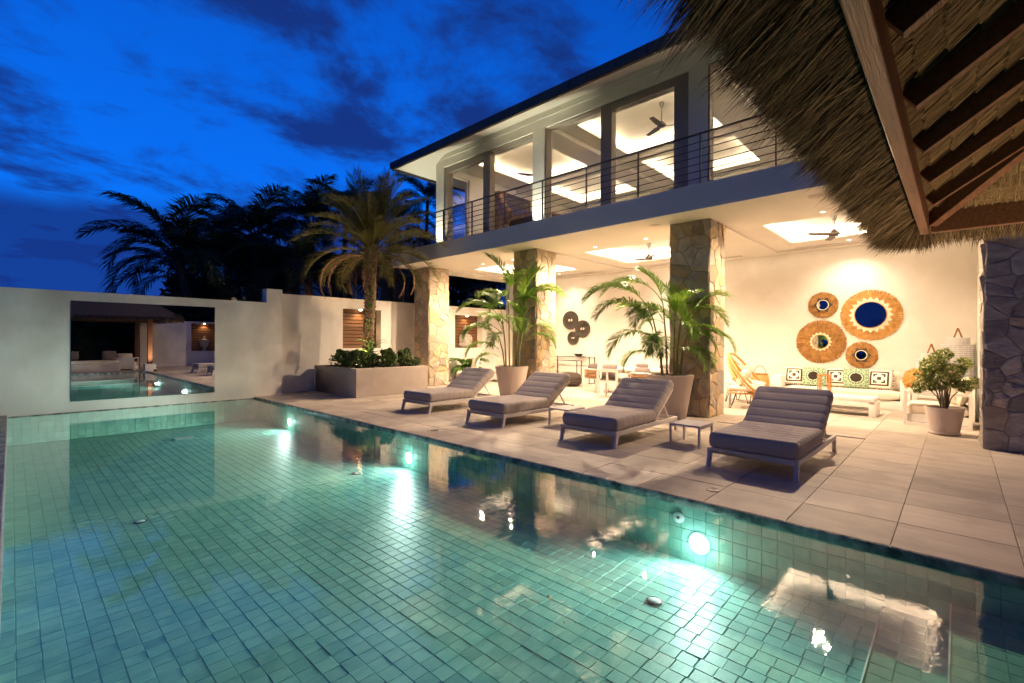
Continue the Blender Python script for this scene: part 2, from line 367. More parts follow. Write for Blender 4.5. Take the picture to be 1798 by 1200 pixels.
# ------------------------------------------------------------------ mesh helpers
class MB:
    def __init__(s):
        s.v, s.f, s.m = [], [], []
    def add(s, verts, faces, mi=0):
        o = len(s.v)
        s.v.extend([tuple(p) for p in verts])
        s.f.extend([tuple(i + o for i in f) for f in faces])
        s.m.extend([mi] * len(faces))
        return s
    def box(s, x0, x1, y0, y1, z0, z1, mi=0):
        v = [(x0, y0, z0), (x1, y0, z0), (x1, y1, z0), (x0, y1, z0), (x0, y0, z1), (x1, y0, z1), (x1, y1, z1), (x0, y1, z1)]
        return s.add(v, [(0, 3, 2, 1), (4, 5, 6, 7), (0, 1, 5, 4), (1, 2, 6, 5), (2, 3, 7, 6), (3, 0, 4, 7)], mi)
    def bar(s, p0, p1, w, h, up=(0, 0, 1), mi=0):
        p0, p1 = Vector(p0), Vector(p1)
        t = (p1 - p0).normalized()
        u = Vector(up)
        if abs(t.dot(u)) > .98:
            u = Vector((1, 0, 0))
        sd = t.cross(u).normalized(); u = sd.cross(t).normalized()
        v = []
        for p in (p0, p1):
            for a, b in ((-1, -1), (1, -1), (1, 1), (-1, 1)):
                v.append(p + sd * (a * w / 2) + u * (b * h / 2))
        return s.add(v, [(3, 2, 1, 0), (4, 5, 6, 7), (0, 1, 5, 4), (1, 2, 6, 5), (2, 3, 7, 6), (3, 0, 4, 7)], mi)
    def tube(s, pts, rad, n=8, mi=0, cap=True):
        pts = [Vector(p) for p in pts]
        rr = rad if isinstance(rad, (list, tuple)) else [rad] * len(pts)
        rings = []
        prev = None
        for i, p in enumerate(pts):
            t = (pts[min(i + 1, len(pts) - 1)] - pts[max(i - 1, 0)])
            t = t.normalized() if t.length > 1e-9 else Vector((0, 0, 1))
            if prev is None:
                u = Vector((0, 0, 1)) if abs(t.z) < .9 else Vector((1, 0, 0))
            else:
                u = prev
            sd = t.cross(u)
            sd = sd.normalized() if sd.length > 1e-6 else t.cross(Vector((0, 1, 0))).normalized()
            u = sd.cross(t).normalized(); prev = u
            rings.append([p + (sd * math.cos(2 * PI * k / n) + u * math.sin(2 * PI * k / n)) * rr[i] for k in range(n)])
        v = [q for r in rings for q in r]
        f = []
        for i in range(len(rings) - 1):
            for k in range(n):
                a, b = i * n + k, i * n + (k + 1) % n
                f.append((a, b, b + n, a + n))
        if cap:
            f.append(tuple(range(n - 1, -1, -1)))
            f.append(tuple((len(rings) - 1) * n + k for k in range(n)))
        return s.add(v, f, mi)
    def loop(s, pts, rad, n=8, mi=0):
        """closed tube"""
        pts = [Vector(p) for p in pts]; N = len(pts); v = []; f = []
        cen = sum(pts, Vector()) / N
        for i, p in enumerate(pts):
            t = (pts[(i + 1) % N] - pts[i - 1]).normalized()
            u = (p - cen); u = (u - t * u.dot(t)).normalized(); sd = t.cross(u)
            v += [p + (sd * math.cos(2 * PI * k / n) + u * math.sin(2 * PI * k / n)) * rad for k in range(n)]
        for i in range(N):
            j = (i + 1) % N
            for k in range(n):
                k2 = (k + 1) % n
                f.append((i * n + k, i * n + k2, j * n + k2, j * n + k))
        return s.add(v, f, mi)
    def lathe(s, prof, n=24, c=(0, 0, 0), mi=0, cap=True):
        c = Vector(c); v = []; f = []
        for r, z in prof:
            v += [c + Vector((r * math.cos(2 * PI * k / n), r * math.sin(2 * PI * k / n), z)) for k in range(n)]
        for i in range(len(prof) - 1):
            for k in range(n):
                a, b = i * n + k, i * n + (k + 1) % n
                f.append((a, b, b + n, a + n))
        if cap:
            f.append(tuple(range(n - 1, -1, -1)))
            f.append(tuple((len(prof) - 1) * n + k for k in range(n)))
        return s.add(v, f, mi)
    def ell(s, c, r, n=14, m=9, mi=0, rot=None):
        c = Vector(c); v = []; f = []
        for j in range(m + 1):
            th = PI * j / m
            for k in range(n):
                ph = 2 * PI * k / n
                q = Vector((r[0] * math.sin(th) * math.cos(ph), r[1] * math.sin(th) * math.sin(ph), r[2] * math.cos(th)))
                if rot:
                    q = rot @ q
                v.append(c + q)
        for j in range(m):
            for k in range(n):
                a, b = j * n + k, j * n + (k + 1) % n
                f.append((a, a + n, b + n, b))
        return s.add(v, f, mi)
    def xf(s, mat):
        s.v = [tuple(mat @ Vector(p)) for p in s.v]
        return s
    def mesh(s, name, mats, smooth=False, bevel=0.0, angle=40, seg=2):
        me = bpy.data.meshes.new(name)
        me.from_pydata(s.v, [], s.f)
        mats = mats if isinstance(mats, (list, tuple)) else [mats]
        for x in mats:
            me.materials.append(M[x] if isinstance(x, str) else x)
        if len(mats) > 1:
            me.polygons.foreach_set('material_index', s.m)
        if bevel:
            bm = bmesh.new(); bm.from_mesh(me)
            bmesh.ops.remove_doubles(bm, verts=bm.verts, dist=1e-5)
            es = [e for e in bm.edges if len(e.link_faces) == 2 and e.calc_face_angle(0) > R(35)]
            bmesh.ops.bevel(bm, geom=es, offset=bevel, segments=seg, affect='EDGES', profile=.5, clamp_overlap=True)
            bm.to_mesh(me); bm.free()
        if smooth or bevel:
            me.shade_smooth()
            me.set_sharp_from_angle(angle=R(angle))
        me.update()
        return me

def link(name, me, parent=None, loc=None, rot=None, scl=None):
    o = bpy.data.objects.new(name, me)
    COL.objects.link(o)
    if parent is not None:
        o.parent = parent
    if loc is not None:
        o.location = loc
    if rot is not None:
        o.rotation_euler = rot
    if scl is not None:
        o.scale = scl if isinstance(scl, (tuple, list)) else (scl,) * 3
    return o
def part(name, mb, mats, parent, smooth=False, bevel=0.0, loc=None, rot=None, angle=40, seg=2, **props):
    o = link(name, mb.mesh(name, mats, smooth, bevel, angle, seg), parent, loc, rot)
    for k, v in props.items():
        o[k] = v
    return o
def thing(name, label, cat, loc=(0, 0, 0), rz=0.0, group=None):
    o = bpy.data.objects.new(name, None); COL.objects.link(o)
    o.location = loc; o.rotation_euler = (0, 0, rz)
    o.empty_display_size = .1
    o['label'] = label; o['category'] = cat; o['kind'] = 'thing'
    if group:
        o['group'] = group
    return o
def solo(name, mb, mats, label, cat, group=None, **kw):
    o = part(name, mb, mats, None, **kw)
    o['label'] = label; o['category'] = cat; o['kind'] = 'thing'
    if group:
        o['group'] = group
    return o
def struct(name, mb, mats, parent=None, label=None, **kw):
    o = part(name, mb, mats, parent, **kw)
    o['kind'] = 'structure'
    if label:
        o['label'] = label
    return o
def copy_tree(o, parent=None):
    c = o.copy(); COL.objects.link(c); c.parent = parent
    for ch in list(o.children):
        copy_tree(ch, c)
    return c
def clone(root, label, loc, rz=None, group=None):
    c = copy_tree(root)
    c.location = loc
    if rz is not None:
        c.rotation_euler = (0, 0, rz)
    c['label'] = label
    if group:
        c['group'] = group
    return c
def spot(name, loc, target, energy, col, angle=90, blend=.5, size=.04):
    d = bpy.data.lights.new(name, 'SPOT'); d.energy = energy; d.color = col
    d.spot_size = R(angle); d.spot_blend = blend; d.shadow_soft_size = size
    o = bpy.data.objects.new(name, d); COL.objects.link(o); o.location = loc
    o.rotation_euler = (Vector(target) - Vector(loc)).to_track_quat('-Z', 'Y').to_euler()
    return o
def plate(mb, x0, x1, y0, y1, z0, z1, holes, mi=0):
    xs = sorted({x0, x1, *[h[0] for h in holes], *[h[1] for h in holes]})
    ys = sorted({y0, y1, *[h[2] for h in holes], *[h[3] for h in holes]})
    def solid(i, j):
        if not (0 <= i < len(xs) - 1 and 0 <= j < len(ys) - 1):
            return False
        cx, cy = (xs[i] + xs[i + 1]) / 2, (ys[j] + ys[j + 1]) / 2
        return not any(h[0] < cx < h[1] and h[2] < cy < h[3] for h in holes)
    for i in range(len(xs) - 1):
        for j in range(len(ys) - 1):
            if not solid(i, j):
                continue
            a, b, c, d = xs[i], xs[i + 1], ys[j], ys[j + 1]
            v = [(a, c, z0), (b, c, z0), (b, d, z0), (a, d, z0), (a, c, z1), (b, c, z1), (b, d, z1), (a, d, z1)]
            f = [(0, 3, 2, 1), (4, 5, 6, 7)]
            if not solid(i, j - 1): f.append((0, 1, 5, 4))
            if not solid(i + 1, j): f.append((1, 2, 6, 5))
            if not solid(i, j + 1): f.append((2, 3, 7, 6))
            if not solid(i - 1, j): f.append((3, 0, 4, 7))
            mb.add(v, f, mi)
    return mb
def in_view(p):
    x, y, z = p[0], p[1], p[2] - 1.5
    d = x * .7273 + y * .6863
    if d < .3:
        return None
    r = x * .6863 - y * .7273
    return (899 + 830 * r / d, 600 - 830 * z / d, d)
def tile_mesh(name, sx, sy, h, gap, ch, m):
    a, b = (sx - gap) / 2, (sy - gap) / 2
    v = []
    for (u, w, z) in ((a, b, -h), (a, b, -ch), (a - ch, b - ch, 0)):
        v += [(-u, -w, z), (u, -w, z), (u, w, z), (-u, w, z)]
    f = [(8, 9, 10, 11)]
    for r in (0, 4):
        for k in range(4):
            f.append((r + k, r + (k + 1) % 4, r + 4 + (k + 1) % 4, r + 4 + k))
    return MB().add(v, f).mesh(name, m)
def tile_field(name, mats, tiles):
    """tiles: (cx, cy, z, sx, sy, gap, dz) joined into one mesh"""
    mb = MB()
    for (cx, cy, z, sx, sy, gap, h) in tiles:
        a, b, ch = (sx - gap) / 2, (sy - gap) / 2, .003
        v = []
        for (u, w, zz) in ((a, b, z - h), (a, b, z - ch), (a - ch, b - ch, z)):
            v += [(cx - u, cy - w, zz), (cx + u, cy - w, zz), (cx + u, cy + w, zz), (cx - u, cy + w, zz)]
        f = [(8, 9, 10, 11)]
        for r in (0, 4):
            for k in range(4):
                f.append((r + k, r + (k + 1) % 4, r + 4 + (k + 1) % 4, r + 4 + k))
        mb.add(v, f)
    return mb
# ------------------------------------------------------------------ ground, pool, deck
WY = 13.65            # pool end wall
struct('ground', MB().add([(-900, -900, -1.3), (900, -900, -1.3), (900, 900, -1.3), (-900, 900, -1.3)], [(0, 1, 2, 3)]), 'ground')
struct('garden_bank', MB().box(-30, 40, 14.52, 60, -1.29, 0.55), 'ground')

basin = struct('pool_floor', MB().box(-.30, 4.75, -1.3, WY, -.90, -.604)
               .box(-.30, 4.47, -1.3, .40, -.602, -.464).box(-.30, 4.47, -1.3, .03, -.462, -.304), 'pgrout')
T = .12
def floor_z(y):
    return -.30 if y < .03 else (-.46 if y < .40 else -.60)
cand = []
for i in range(38):
    cx = 4.47 - T * (i + .5)
    offs = random.uniform(-.010, .010)
    for j in range(-8, 112):
        cyy = .03 + T * (j + .5)
        if not (-1.0 < cyy < WY - .03) or cx < -.08:
            continue
        jit = (offs + random.uniform(-.004, .004)) if .5 < cyy < WY - .2 else 0.0
        z = floor_z(cyy)
        cand.append((cx, cyy + jit, z))
def vis_key(p):
    q = in_view(p)
    if q is None or not (-20 < q[0] < 1818 and q[1] < 1225):
        return 1e6
    return q[2]
cand.sort(key=vis_key)
ptile = tile_mesh('tile', T, T, .012, .004, .0015, 'ptile')
ptileb = [ptile, tile_mesh('tile', T, T, .012, .006, .0015, 'ptile')]
for k, (a, b, z) in enumerate(cand[:300]):
    link('tile', ptileb[k % 2], basin, (a, b, z + random.uniform(-.0015, .0015)), (random.uniform(-.008, .008), random.uniform(-.008, .008), random.uniform(-.012, .012)))
# the rest of the floor goes on past the limit, in a few tones of the same stone
rest = cand[300:]
random.shuffle(rest)
mbf = MB()
for k, (a, b, z) in enumerate(rest):
    t_ = tile_field('t', None, [(a, b, z + random.uniform(-.001, .001), T, T, .005, .012)])
    mbf.add(t_.v, t_.f, random.choice((0, 0, 1, 2)))
part('tile', mbf, ['ptile', 'ptile_b', 'ptile_c'], basin, kind='stuff')
# side wall of the pool under the deck edge
sidew = struct('pool_side', MB().box(4.482, 4.52, -1.3, WY, -.9, -.07), 'pgrout')
cand = []
for j in range(-8, 114):
    cyy = .03 + T * (j + .5)
    if cyy > WY:
        continue
    for r in range(5):
        zc = -.06 - T * (r + .5)
        if zc - T / 2 < floor_z(cyy) - .07:
            continue
        cand.append((4.47, cyy, zc))
cand.sort(key=vis_key)
for k, (a, b, z) in enumerate(cand[:150]):
    link('tile', ptile, sidew, (a + random.uniform(-.001, .001), b, z), (0, R(-90), 0))
mbf = MB()
for (a, b, z) in cand[150:]:
    t_ = tile_field('t', None, [(0, 0, 0, T, T, .006, .012)])
    t_.xf(Matrix.Translation((a, b, z)) @ Matrix.Rotation(R(-90), 4, 'Y'))
    mbf.add(t_.v, t_.f, random.choice((0, 0, 1, 2)))
part('tile', mbf, ['ptile', 'ptile_b', 'ptile_c'], sidew, kind='stuff')
endw = struct('pool_end', MB().box(-.3, 4.5, WY - .012, WY - .002, -.7, -.035), 'coping')
mbf = MB()
for j in range(38):
    for r in range(5):
        t_ = tile_field('t', None, [(0, 0, 0, T, T, .006, .01)])
        t_.xf(Matrix.Translation((4.47 - T * (j + .5), WY - .022, -.065 - T * (r + .5))) @ Matrix.Rotation(R(90), 4, 'X'))
        mbf.add(t_.v, t_.f, random.choice((0, 0, 1, 2)))
part('tile', mbf, ['ptile', 'ptile_b', 'ptile_c'], endw, kind='stuff')
struct('pool_edge', MB().box(-.5, -.05, -1.3, WY, -.9, 0), 'coping')
struct('pool_edge', MB().box(-.05, 4.47, -1.3, -1.0, -.9, -.002), 'coping')
# white nosings on the submerged steps and along the far side
for yy, zz in ((.40, -.455), (.03, -.295)):
    part('step_nosing', MB().box(-.04, 4.45, yy - .0045, yy + .0045, zz - .02, zz + .004), 'plastic', basin)
part('edge_nosing', MB().box(-.049, -.035, -.98, WY - .03, -.07, -.042), 'plastic', basin)
struct('water', MB().add([(-.05, -1.0, -.05), (4.49, -1.0, -.05), (4.49, WY, -.05), (-.05, WY, -.05)], [(0, 1, 2, 3)]), 'water')

# pool fittings
def pool_return(loc, label):
    t = thing('pool_fitting', label, 'pool fitting', loc, 0, 'white fittings on the pool floor')
    part('disc', MB().lathe([(.050, 0), (.050, .005), (.044, .009), (.0, .0095)], 20, cap=False), 'plastic', t, smooth=True)
    part('rim', MB().lathe([(.064, -.001), (.064, .006), (.052, .009)], 20, cap=False), 'hole', t, smooth=True)
    return t
pool_return((3.58, 1.78, -.596), 'round white pool floor fitting nearest the bright underwater lamp')
pool_return((3.75, 6.9, -.596), 'small round white fitting on the pool floor in front of the planter box reflection')
pool_return((1.03, 6.85, -.596), 'round white fitting on the pool floor below the wall mirror')
t = thing('suction_fitting', 'round white suction fitting on the tiled pool side above the lamp', 'pool fitting', (4.468, 1.97, -.20))
part('disc', MB().lathe([(.055, 0), (.055, .012), (.03, .02)], 18, cap=True).xf(Matrix.Rotation(R(-90), 4, 'Y')), 'plastic', t, smooth=True)
part('hole', MB().lathe([(.016, .0205), (.016, .022)], 12).xf(Matrix.Rotation(R(-90), 4, 'Y')), 'hole', t)
t = thing('pool_drain', 'white slotted drain grating on the pool floor near the far wall', 'drain', (2.55, 12.0, -.597))
part('frame', MB().box(-.19, .19, -.14, .14, 0, .006), 'pgrout', t)
for k in range(9):
    part('slat', MB().box(-.18 + k * .04, -.155 + k * .04, -.13, .13, .005, .016), 'plastic', t)
for nm, lb, p, s in (('fallen_leaf', 'brown fallen leaf lying on the pool floor, the larger of two', (3.02, 2.42, -.59), 1.0), ('fallen_leaf', 'tiny brown leaf lying on the pool floor, the smaller of two', (2.83, 2.12, -.59), .5)):
    o = solo(nm, MB().add([(-.035, 0, .004), (-.01, -.014, .001), (.03, -.004, .008), (.045, .0, .006), (.02, .012, .002), (-.012, .013, .006)], [(0, 1, 2, 5), (2, 3, 4, 5)]), 'leafdry', lb, 'leaf', group='leaves in the pool')
    o.location = p; o.scale = (s, s, s); o.rotation_euler = (0, 0, .9)
lampspots = ((1.77, 'underwater pool lamp nearest the camera, glaring white on the pool side'),
             (6.5, 'underwater pool lamp midway along the pool side below the second lounger'),
             (11.3, 'underwater pool lamp farthest away, by the end wall corner'))
for yy, lb in lampspots:
    t = thing('pool_lamp', lb, 'pool lamp', (4.468, yy, -.40), 0, 'lamps under water along the deck side')
    part('rim', MB().lathe([(.098, 0), (.098, .015), (.08, .02)], 20, cap=False).xf(Matrix.Rotation(R(-90), 4, 'Y')), 'plastic', t, smooth=True)
    part('lens', MB().lathe([(.082, .014), (.06, .021), (.0, .024)], 20, cap=False).xf(Matrix.Rotation(R(-90), 4, 'Y')), 'e_pool', t, smooth=True)
    for nm_, en, sm_, lx in (('pool_lamp_beam', 900, 5.0, 4.36), ('pool_lamp_glow', 6, 0.0, 4.38)):
        if nm_ == 'pool_lamp_beam':
            lo_ = spot(nm_, (lx, yy, -.38), (lx - 1, yy, -.38 - .62), en * K_POOL, (.97, 1.0, .94), 158, .6, .06)
            ld = lo_.data
        else:
            ld = bpy.data.lights.new(nm_, 'POINT'); ld.energy = en * K_POOL; ld.color = (1.0, 1.0, .98); ld.shadow_soft_size = .05
            lo_ = bpy.data.objects.new(nm_, ld); COL.objects.link(lo_); lo_.location = (lx, yy, -.40)
        if sm_:
            # scattering in the water evens the beam out
            ld.use_nodes = True
            fn_ = ld.node_tree.nodes.new('ShaderNodeLightFalloff')
            fn_.inputs['Strength'].default_value = 1.0; fn_.inputs['Smooth'].default_value = sm_
            ld.node_tree.links.new(fn_.outputs['Quadratic'], ld.node_tree.nodes['Emission'].inputs['Strength'])

# deck
deck = struct('pool_deck', MB().box(4.53, 15.0, -5.6, 14.05, -.9, -.012).box(-6, 4.53, -5.6, -1.3, -.9, -.012), 'grout')
struct('coping', MB().box(4.455, 4.53, -1.3, WY, -.085, -.004), 'coping', parent=deck, bevel=.012)
TX, TY = .63, .69
cand = []
for i in range(17):
    for j in range(-8, 21):
        cx = 4.47 + TX * (i + .5) + (.002 if i else 0)
        cyy = .36 + TY * (j + .5)
        if cx > 14.4 or cyy > 14.0 or cyy < -5.4:
            continue
        cand.append((cx, cyy, 0.0))
cand.sort(key=lambda p: (vis_key(p)))
dt = tile_mesh('tile', TX, TY, .03, .004, .002, 'deck')
for (a, b, z) in cand[:300]:
    link('tile', dt, deck, (a, b, random.uniform(-.0012, .0012)), (0, 0, PI * random.choice((0, 1))))
near = [(a, b, 0, TX, TY, .006, .03) for (a, b, z) in cand[300:]]
for i in range(17):
    for j in range(6):
        near.append((4.47 - TX * (i + .5), -1.3 - TY * (j + .5), 0, TX, TY, .006, .03))
part('tile', tile_field('t', None, near), 'deck', deck, kind='stuff')
for yy, lb in ((1.80, 'round metal cover set in the deck by the nearest lounger'), (6.40, 'round metal cover set in the deck by the second lounger from the planter')):
    solo('deck_cover', MB().lathe([(.07, 0), (.07, .006), (.06, .008), (.055, .004), (0, .004)], 22, cap=False), 'taupe', lb, 'cover', group='covers in the deck', smooth=True, loc=(4.9, yy, 0.0))
solo('slot_drain', MB().box(9.14, 9.18, 1.05, 3.3, -.002, .004), 'black', 'thin black slot drain in the terrace floor behind the nearest lounger', 'drain')

# ------------------------------------------------------------------ garden walls
def niche_wall(name, x0, x1, yf, yb, z0, z1, niches, label, flip=False):
    """wall whose face is at yf; niches (xa, xb, za, zb) are let into it and backed with slats"""
    mb = MB()
    plate(mb, x0, x1, z0, z1, 0, 1, [(a, b, c, d) for a, b, c, d in niches])
    s = 1 if yb > yf else -1
    dep = abs(yb - yf)
    mb.v = [(x, yf + s * dep * z, y) for (x, y, z) in mb.v]
    if s > 0:
        mb.f = [tuple(reversed(f)) for f in mb.f]
    w = solo(name, mb, 'wallpaint', label, 'wall')
    for a, b, c, d in niches:
        nb = part('niche', MB().box(a - .02, b + .02, min(yb, yb + s * .05), max(yb, yb + s * .05), c - .02, d + .02), 'black', w)
        n_ = 11
        hgt = (d - c) / n_
        sl = MB().box(a + .01, b - .01, -.012, .012, .012, hgt - .012).mesh('slat', 'slat')
        for k in range(n_):
            link('slat', sl, nb, (0, yb - s * .03, c + k * hgt), (R(18) * s, 0, 0)) if False else link('slat', sl, nb, (0, yb - s * .03, c + k * hgt))
        part('lamp_head', MB().lathe([(.05, 0), (.05, -.03), (.035, -.035)], 14).xf(Matrix.Translation(((a + b) / 2, yf + s * .13, d))), 'e_niche', nb)
        spot('niche_lamp', ((a + b) / 2, yf + s * .13, d - .06), ((a + b) / 2, yf + s * .25, c), 26, (1.0, .62, .28), 130, .6, .04)
    return w
endwall = solo('pool_wall', MB().box(-7, 5.17, WY, WY + .32, -1.2, 2.53).box(4.76, 5.17, WY + .002, WY + .318, 2.53, 2.91), 'wallpaint',
               'pale rendered wall across the end of the pool, the one holding the mirror', 'wall')
niche_wall('garden_wall', 5.17, 14.5, 14.05, 14.4, -.9, 2.84, [(7.15, 8.5, 1.26, 2.52), (11.7, 13.15, 1.24, 2.52)],
           'warm lit rendered wall with slatted niches behind the planter and pillars')
niche_wall('garden_wall', 4.9, 14.7, -5.6, -5.95, -.9, 2.6, [(7.3, 8.7, .85, 2.5)],
           'rendered wall with an urn niche, seen in the long mirror')
mir = thing('wall_mirror', 'long frameless mirror let into the pool end wall, reflecting the thatched pavilion', 'mirror', (2.2, WY, 1.257))
part('glass', MB().box(-1.33, 1.33, -.012, -.002, -1.07, 1.07), 'mirror', mir)

# ------------------------------------------------------------------ the villa
villa = thing('villa', 'two storey cream villa with lit glazed upper floor above an open stone pillared terrace', 'house', (0, 0, 0))
CZ, FZ = 3.96, 4.43          # terrace ceiling, upper floor
YA, YB = -1.6, 13.75         # ends of the slab
part('back_wall', MB().box(14.5, 14.75, -.55, 14.05, 0, CZ), 'plaster', villa)
part('side_wall', MB().box(10.34, 14.5, -.58, -.30, 0, CZ), 'plaster', villa)
trays = [(10.85, 13.25, .30, 3.00), (10.85, 13.25, 4.85, 7.50), (10.85, 13.25, 9.40, 12.05)]
mb = MB(); plate(mb, 8.86, 14.5, YA, YB - .16, CZ, CZ + .05, trays)
mb.box(8.86, 14.5, YA, YB - .16, FZ - .09, FZ - .03)
part('terrace_ceiling', mb, 'ceil', villa)
# shallow beams between the pillars and a shadow line along the back wall
mb = MB()
for yy in (3.56, 8.06, 12.75):
    mb.box(10.36, 14.49, yy, yy + .84, CZ - .045, CZ + .001)
mb.box(14.15, 14.498, -.29, 13.6, CZ - .046, CZ - .002)
part('ceiling_beam', mb, 'ceil', villa)
for y0, y1 in ((.6, 3.1), (4.8, 7.6), (9.3, 12.3)):
    part('air_slot', MB().box(13.95, 14.05, y0, y1, CZ - .004, CZ + .002), 'planter', villa)
def tray(x0, x1, y0, y1, zc, rise, name, emit, parent, lip=.05):
    g = .16
    mb = MB()
    t0, t1 = zc + lip, zc + rise
    a, b, c, d = x0 - g, x1 + g, y0 - g, y1 + g
    # inner faces of the recess
    mb.add([(a, c, t0), (b, c, t0), (b, d, t0), (a, d, t0), (a, c, t1), (b, c, t1), (b, d, t1), (a, d, t1)],
           [(4, 7, 6, 5)[::-1], (0, 4, 5, 1)[::-1], (1, 5, 6, 2)[::-1], (2, 6, 7, 3)[::-1], (3, 7, 4, 0)[::-1]])
    tr = part(name, mb, 'ceil', parent)
    st = MB()
    zz, w = t0 + .012, .03
    st.box(a + .03, b - .03, c + .03, c + .03 + w, zz, zz + .012).box(a + .03, b - .03, d - .03 - w, d - .03, zz, zz + .012)
    st.box(a + .03, a + .03 + w, c + .07, d - .07, zz, zz + .012).box(b - .03 - w, b - .03, c + .07, d - .07, zz, zz + .012)
    part('light_strip', st, emit, tr)
    return tr
for q in trays:
    tray(*q, CZ, .26, 'ceiling_tray', 'e_cove', villa)
# recessed downlights and flush speakers
dl = MB().lathe([(.052, -.006), (.052, .0), (.04, .002)], 18, cap=False).mesh('downlight', 'white', True)
dg = MB().lathe([(.042, -.004), (0, -.006)], 18, cap=False).mesh('bulb', 'e_down', True)
front = [(10.45, 1.85), (10.35, 5.40), (10.39, 6.85), (10.36, 9.75), (10.3, 11.0)]
rear = [(13.72, 1.9), (13.72, 6.2), (13.6, 10.5)]
for x, y in front + rear:
    o = link('downlight', dl, villa, (x, y, CZ - .001))
    link('bulb', dg, o, (0, 0, 0))
    if (x, y) in rear:
        spot('downlight_beam', (x, y, CZ - .03), (x + .25, y, 0), 72 * K_DOWN, WARM2, 140, 1.0, .03)
    else:
        spot('downlight_beam', (x, y, CZ - .03), (x - .35, y, 0), 285 * K_DOWN, WARM, 164, .6, .02)
sp = MB().lathe([(.11, -.004), (.11, .001)], 24).mesh('speaker_grille', 'planter')
for x, y in ((9.3, 4.65), (9.25, 1.75), (9.3, 9.0)):
    link('speaker_grille', sp, villa, (x, y, CZ - .001))
# slab edge
part('balcony_slab', MB().box(8.70, 8.86, YA, YB, CZ, FZ).box(8.86, 17.8, YB - .16, YB, CZ, FZ).box(8.86, 17.8, YA, YB - .16, FZ - .03, FZ - .002), 'fascia', villa)
# railing
rail = part('railing', MB().bar((8.80, YA, 5.39), (8.80, 13.66, 5.39), .05, .022).bar((8.80, 13.66, 5.39), (9.98, 13.66, 5.39), .05, .022), 'rail', villa)
pm = MB().box(-.025, .025, -.007, .007, FZ - .01, 5.38).mesh('post', 'rail')
for k in range(12):
    link('post', pm, rail, (8.80, 13.72 - 1.27 * k - .06, 0))
link('post', pm, rail, (9.4, 13.66, 0), (0, 0, R(90)))
for k in range(6):
    z = FZ + .13 + k * .135
    part('bar', MB().tube([(8.80, YA, z), (8.80, 13.66, z), (9.98, 13.66, z)], .0085, 6), 'rail', rail, smooth=True)
# facade
XF = 10.0
mb = MB()
for y0, y1 in ((12.62, 13.04), (8.25, 8.67), (3.84, 4.24), (-.56, -.16)):
    mb.box(XF, XF + .34, y0, y1, FZ, 7.36)
mb.box(XF, XF + .34, YA, 13.04, 7.36, 7.86)
part('facade', mb, 'plaster', villa)
part('facade_moulding', MB().box(XF - .025, XF, YA, 13.05, 7.62, 7.80), 'plaster', villa)
def window(y0, y1, panes, name='window_frame'):
    """panes: list of (ya, yb, fixed)"""
    f = MB()
    zt = 7.36
    f.box(XF + .06, XF + .24, y0, y1, zt - .03, zt)
    edges = sorted({p for a, b, _ in panes for p in (a, b)})
    for a, b, fx in panes:
        if fx:
            f.box(XF + .05, XF + .25, a, b, zt - .20, zt - .03)
            f.box(XF + .05, XF + .25, a, b, FZ, FZ + .07)
    prev = y0
    for a, b, fx in sorted(panes):
        if a - prev > .02:
            f.box(XF + .04, XF + .26, prev, a, FZ, zt - .03)
        prev = b
    if y1 - prev > .02:
        f.box(XF + .04, XF + .26, prev, y1, FZ, zt - .03)
    fr = part(name, f, 'taupe', villa)
    for a, b, fx in panes:
        part('pane', MB().box(XF + (.12 if fx else .19), XF + (.126 if fx else .196), a + .002, b - .002, FZ + .01, zt - .04), 'pane', fr)
window(8.67, 12.62, [(8.69, 10.44, False), (10.73, 12.46, True)])
window(4.24, 8.25, [(4.58, 6.17, True), (6.47, 8.21, False)])
window(-.16, 3.84, [(1.9, 3.80, False), (.2, 1.6, True)])
# upper room
part('upper_wall', MB().box(17.5, 17.7, YA, 13.04, FZ, 7.55).box(10.34, 11.0 - .55, 12.80, 13.04, FZ, 7.55).box(11.3, 13.1, 12.80, 13.04, FZ, 7.55).box(14.7, 17.5, 12.80, 13.04, FZ, 7.55)
     .box(10.45, 11.3, 12.80, 13.04, 7.28, 7.55).box(13.1, 14.7, 12.80, 13.04, FZ, 6.2).box(13.1, 14.7, 12.80, 13.04, 7.3, 7.55).box(10.34, 17.5, YA, YA + .2, FZ, 7.55), 'plaster', villa)
wf = part('side_window_frame', MB().box(10.45, 10.50, 12.86, 12.94, FZ, 7.28).box(11.25, 11.3, 12.86, 12.94, FZ, 7.28).box(10.5, 11.25, 12.86, 12.94, 7.22, 7.28), 'white', villa)
part('pane', MB().box(10.5, 11.25, 12.89, 12.896, FZ, 7.22), 'pane', wf)
bw = part('blind_window', MB().box(13.1, 14.7, 12.84, 12.9, 7.22, 7.3).box(13.1, 13.17, 12.84, 12.9, 6.2, 7.22).box(14.63, 14.7, 12.84, 12.9, 6.2, 7.22).box(13.1, 14.7, 12.84, 12.9, 6.2, 6.27), 'blind', villa)
for k in range(9):
    part('slat', MB().box(13.17, 14.63, 12.86, 12.89, 6.29 + k * .104, 6.375 + k * .104), 'blind', bw)
utr = []
for y0, y1 in ((-.2, 3.4), (4.75, 7.7), (9.2, 11.9)):
    utr += [(10.75, 13.55, y0, y1), (14.3, 16.9, y0, y1)]
mb = MB(); plate(mb, XF + .34, 17.5, YA, 12.80, 7.5, 7.55, utr)
part('upper_ceiling', mb, 'ceil', villa)
mb = MB()
for yy in (3.75, 8.2):
    mb.box(XF + .345, 17.49, yy, yy + .55, 7.36, 7.499)
mb.box(13.75, 14.1, -1.3, 12.79, 7.38, 7.498)
part('upper_beam', mb, 'ceil', villa)
for q in utr:
    tray(*q, 7.5, .27, 'ceiling_tray', 'e_cove_up', villa)
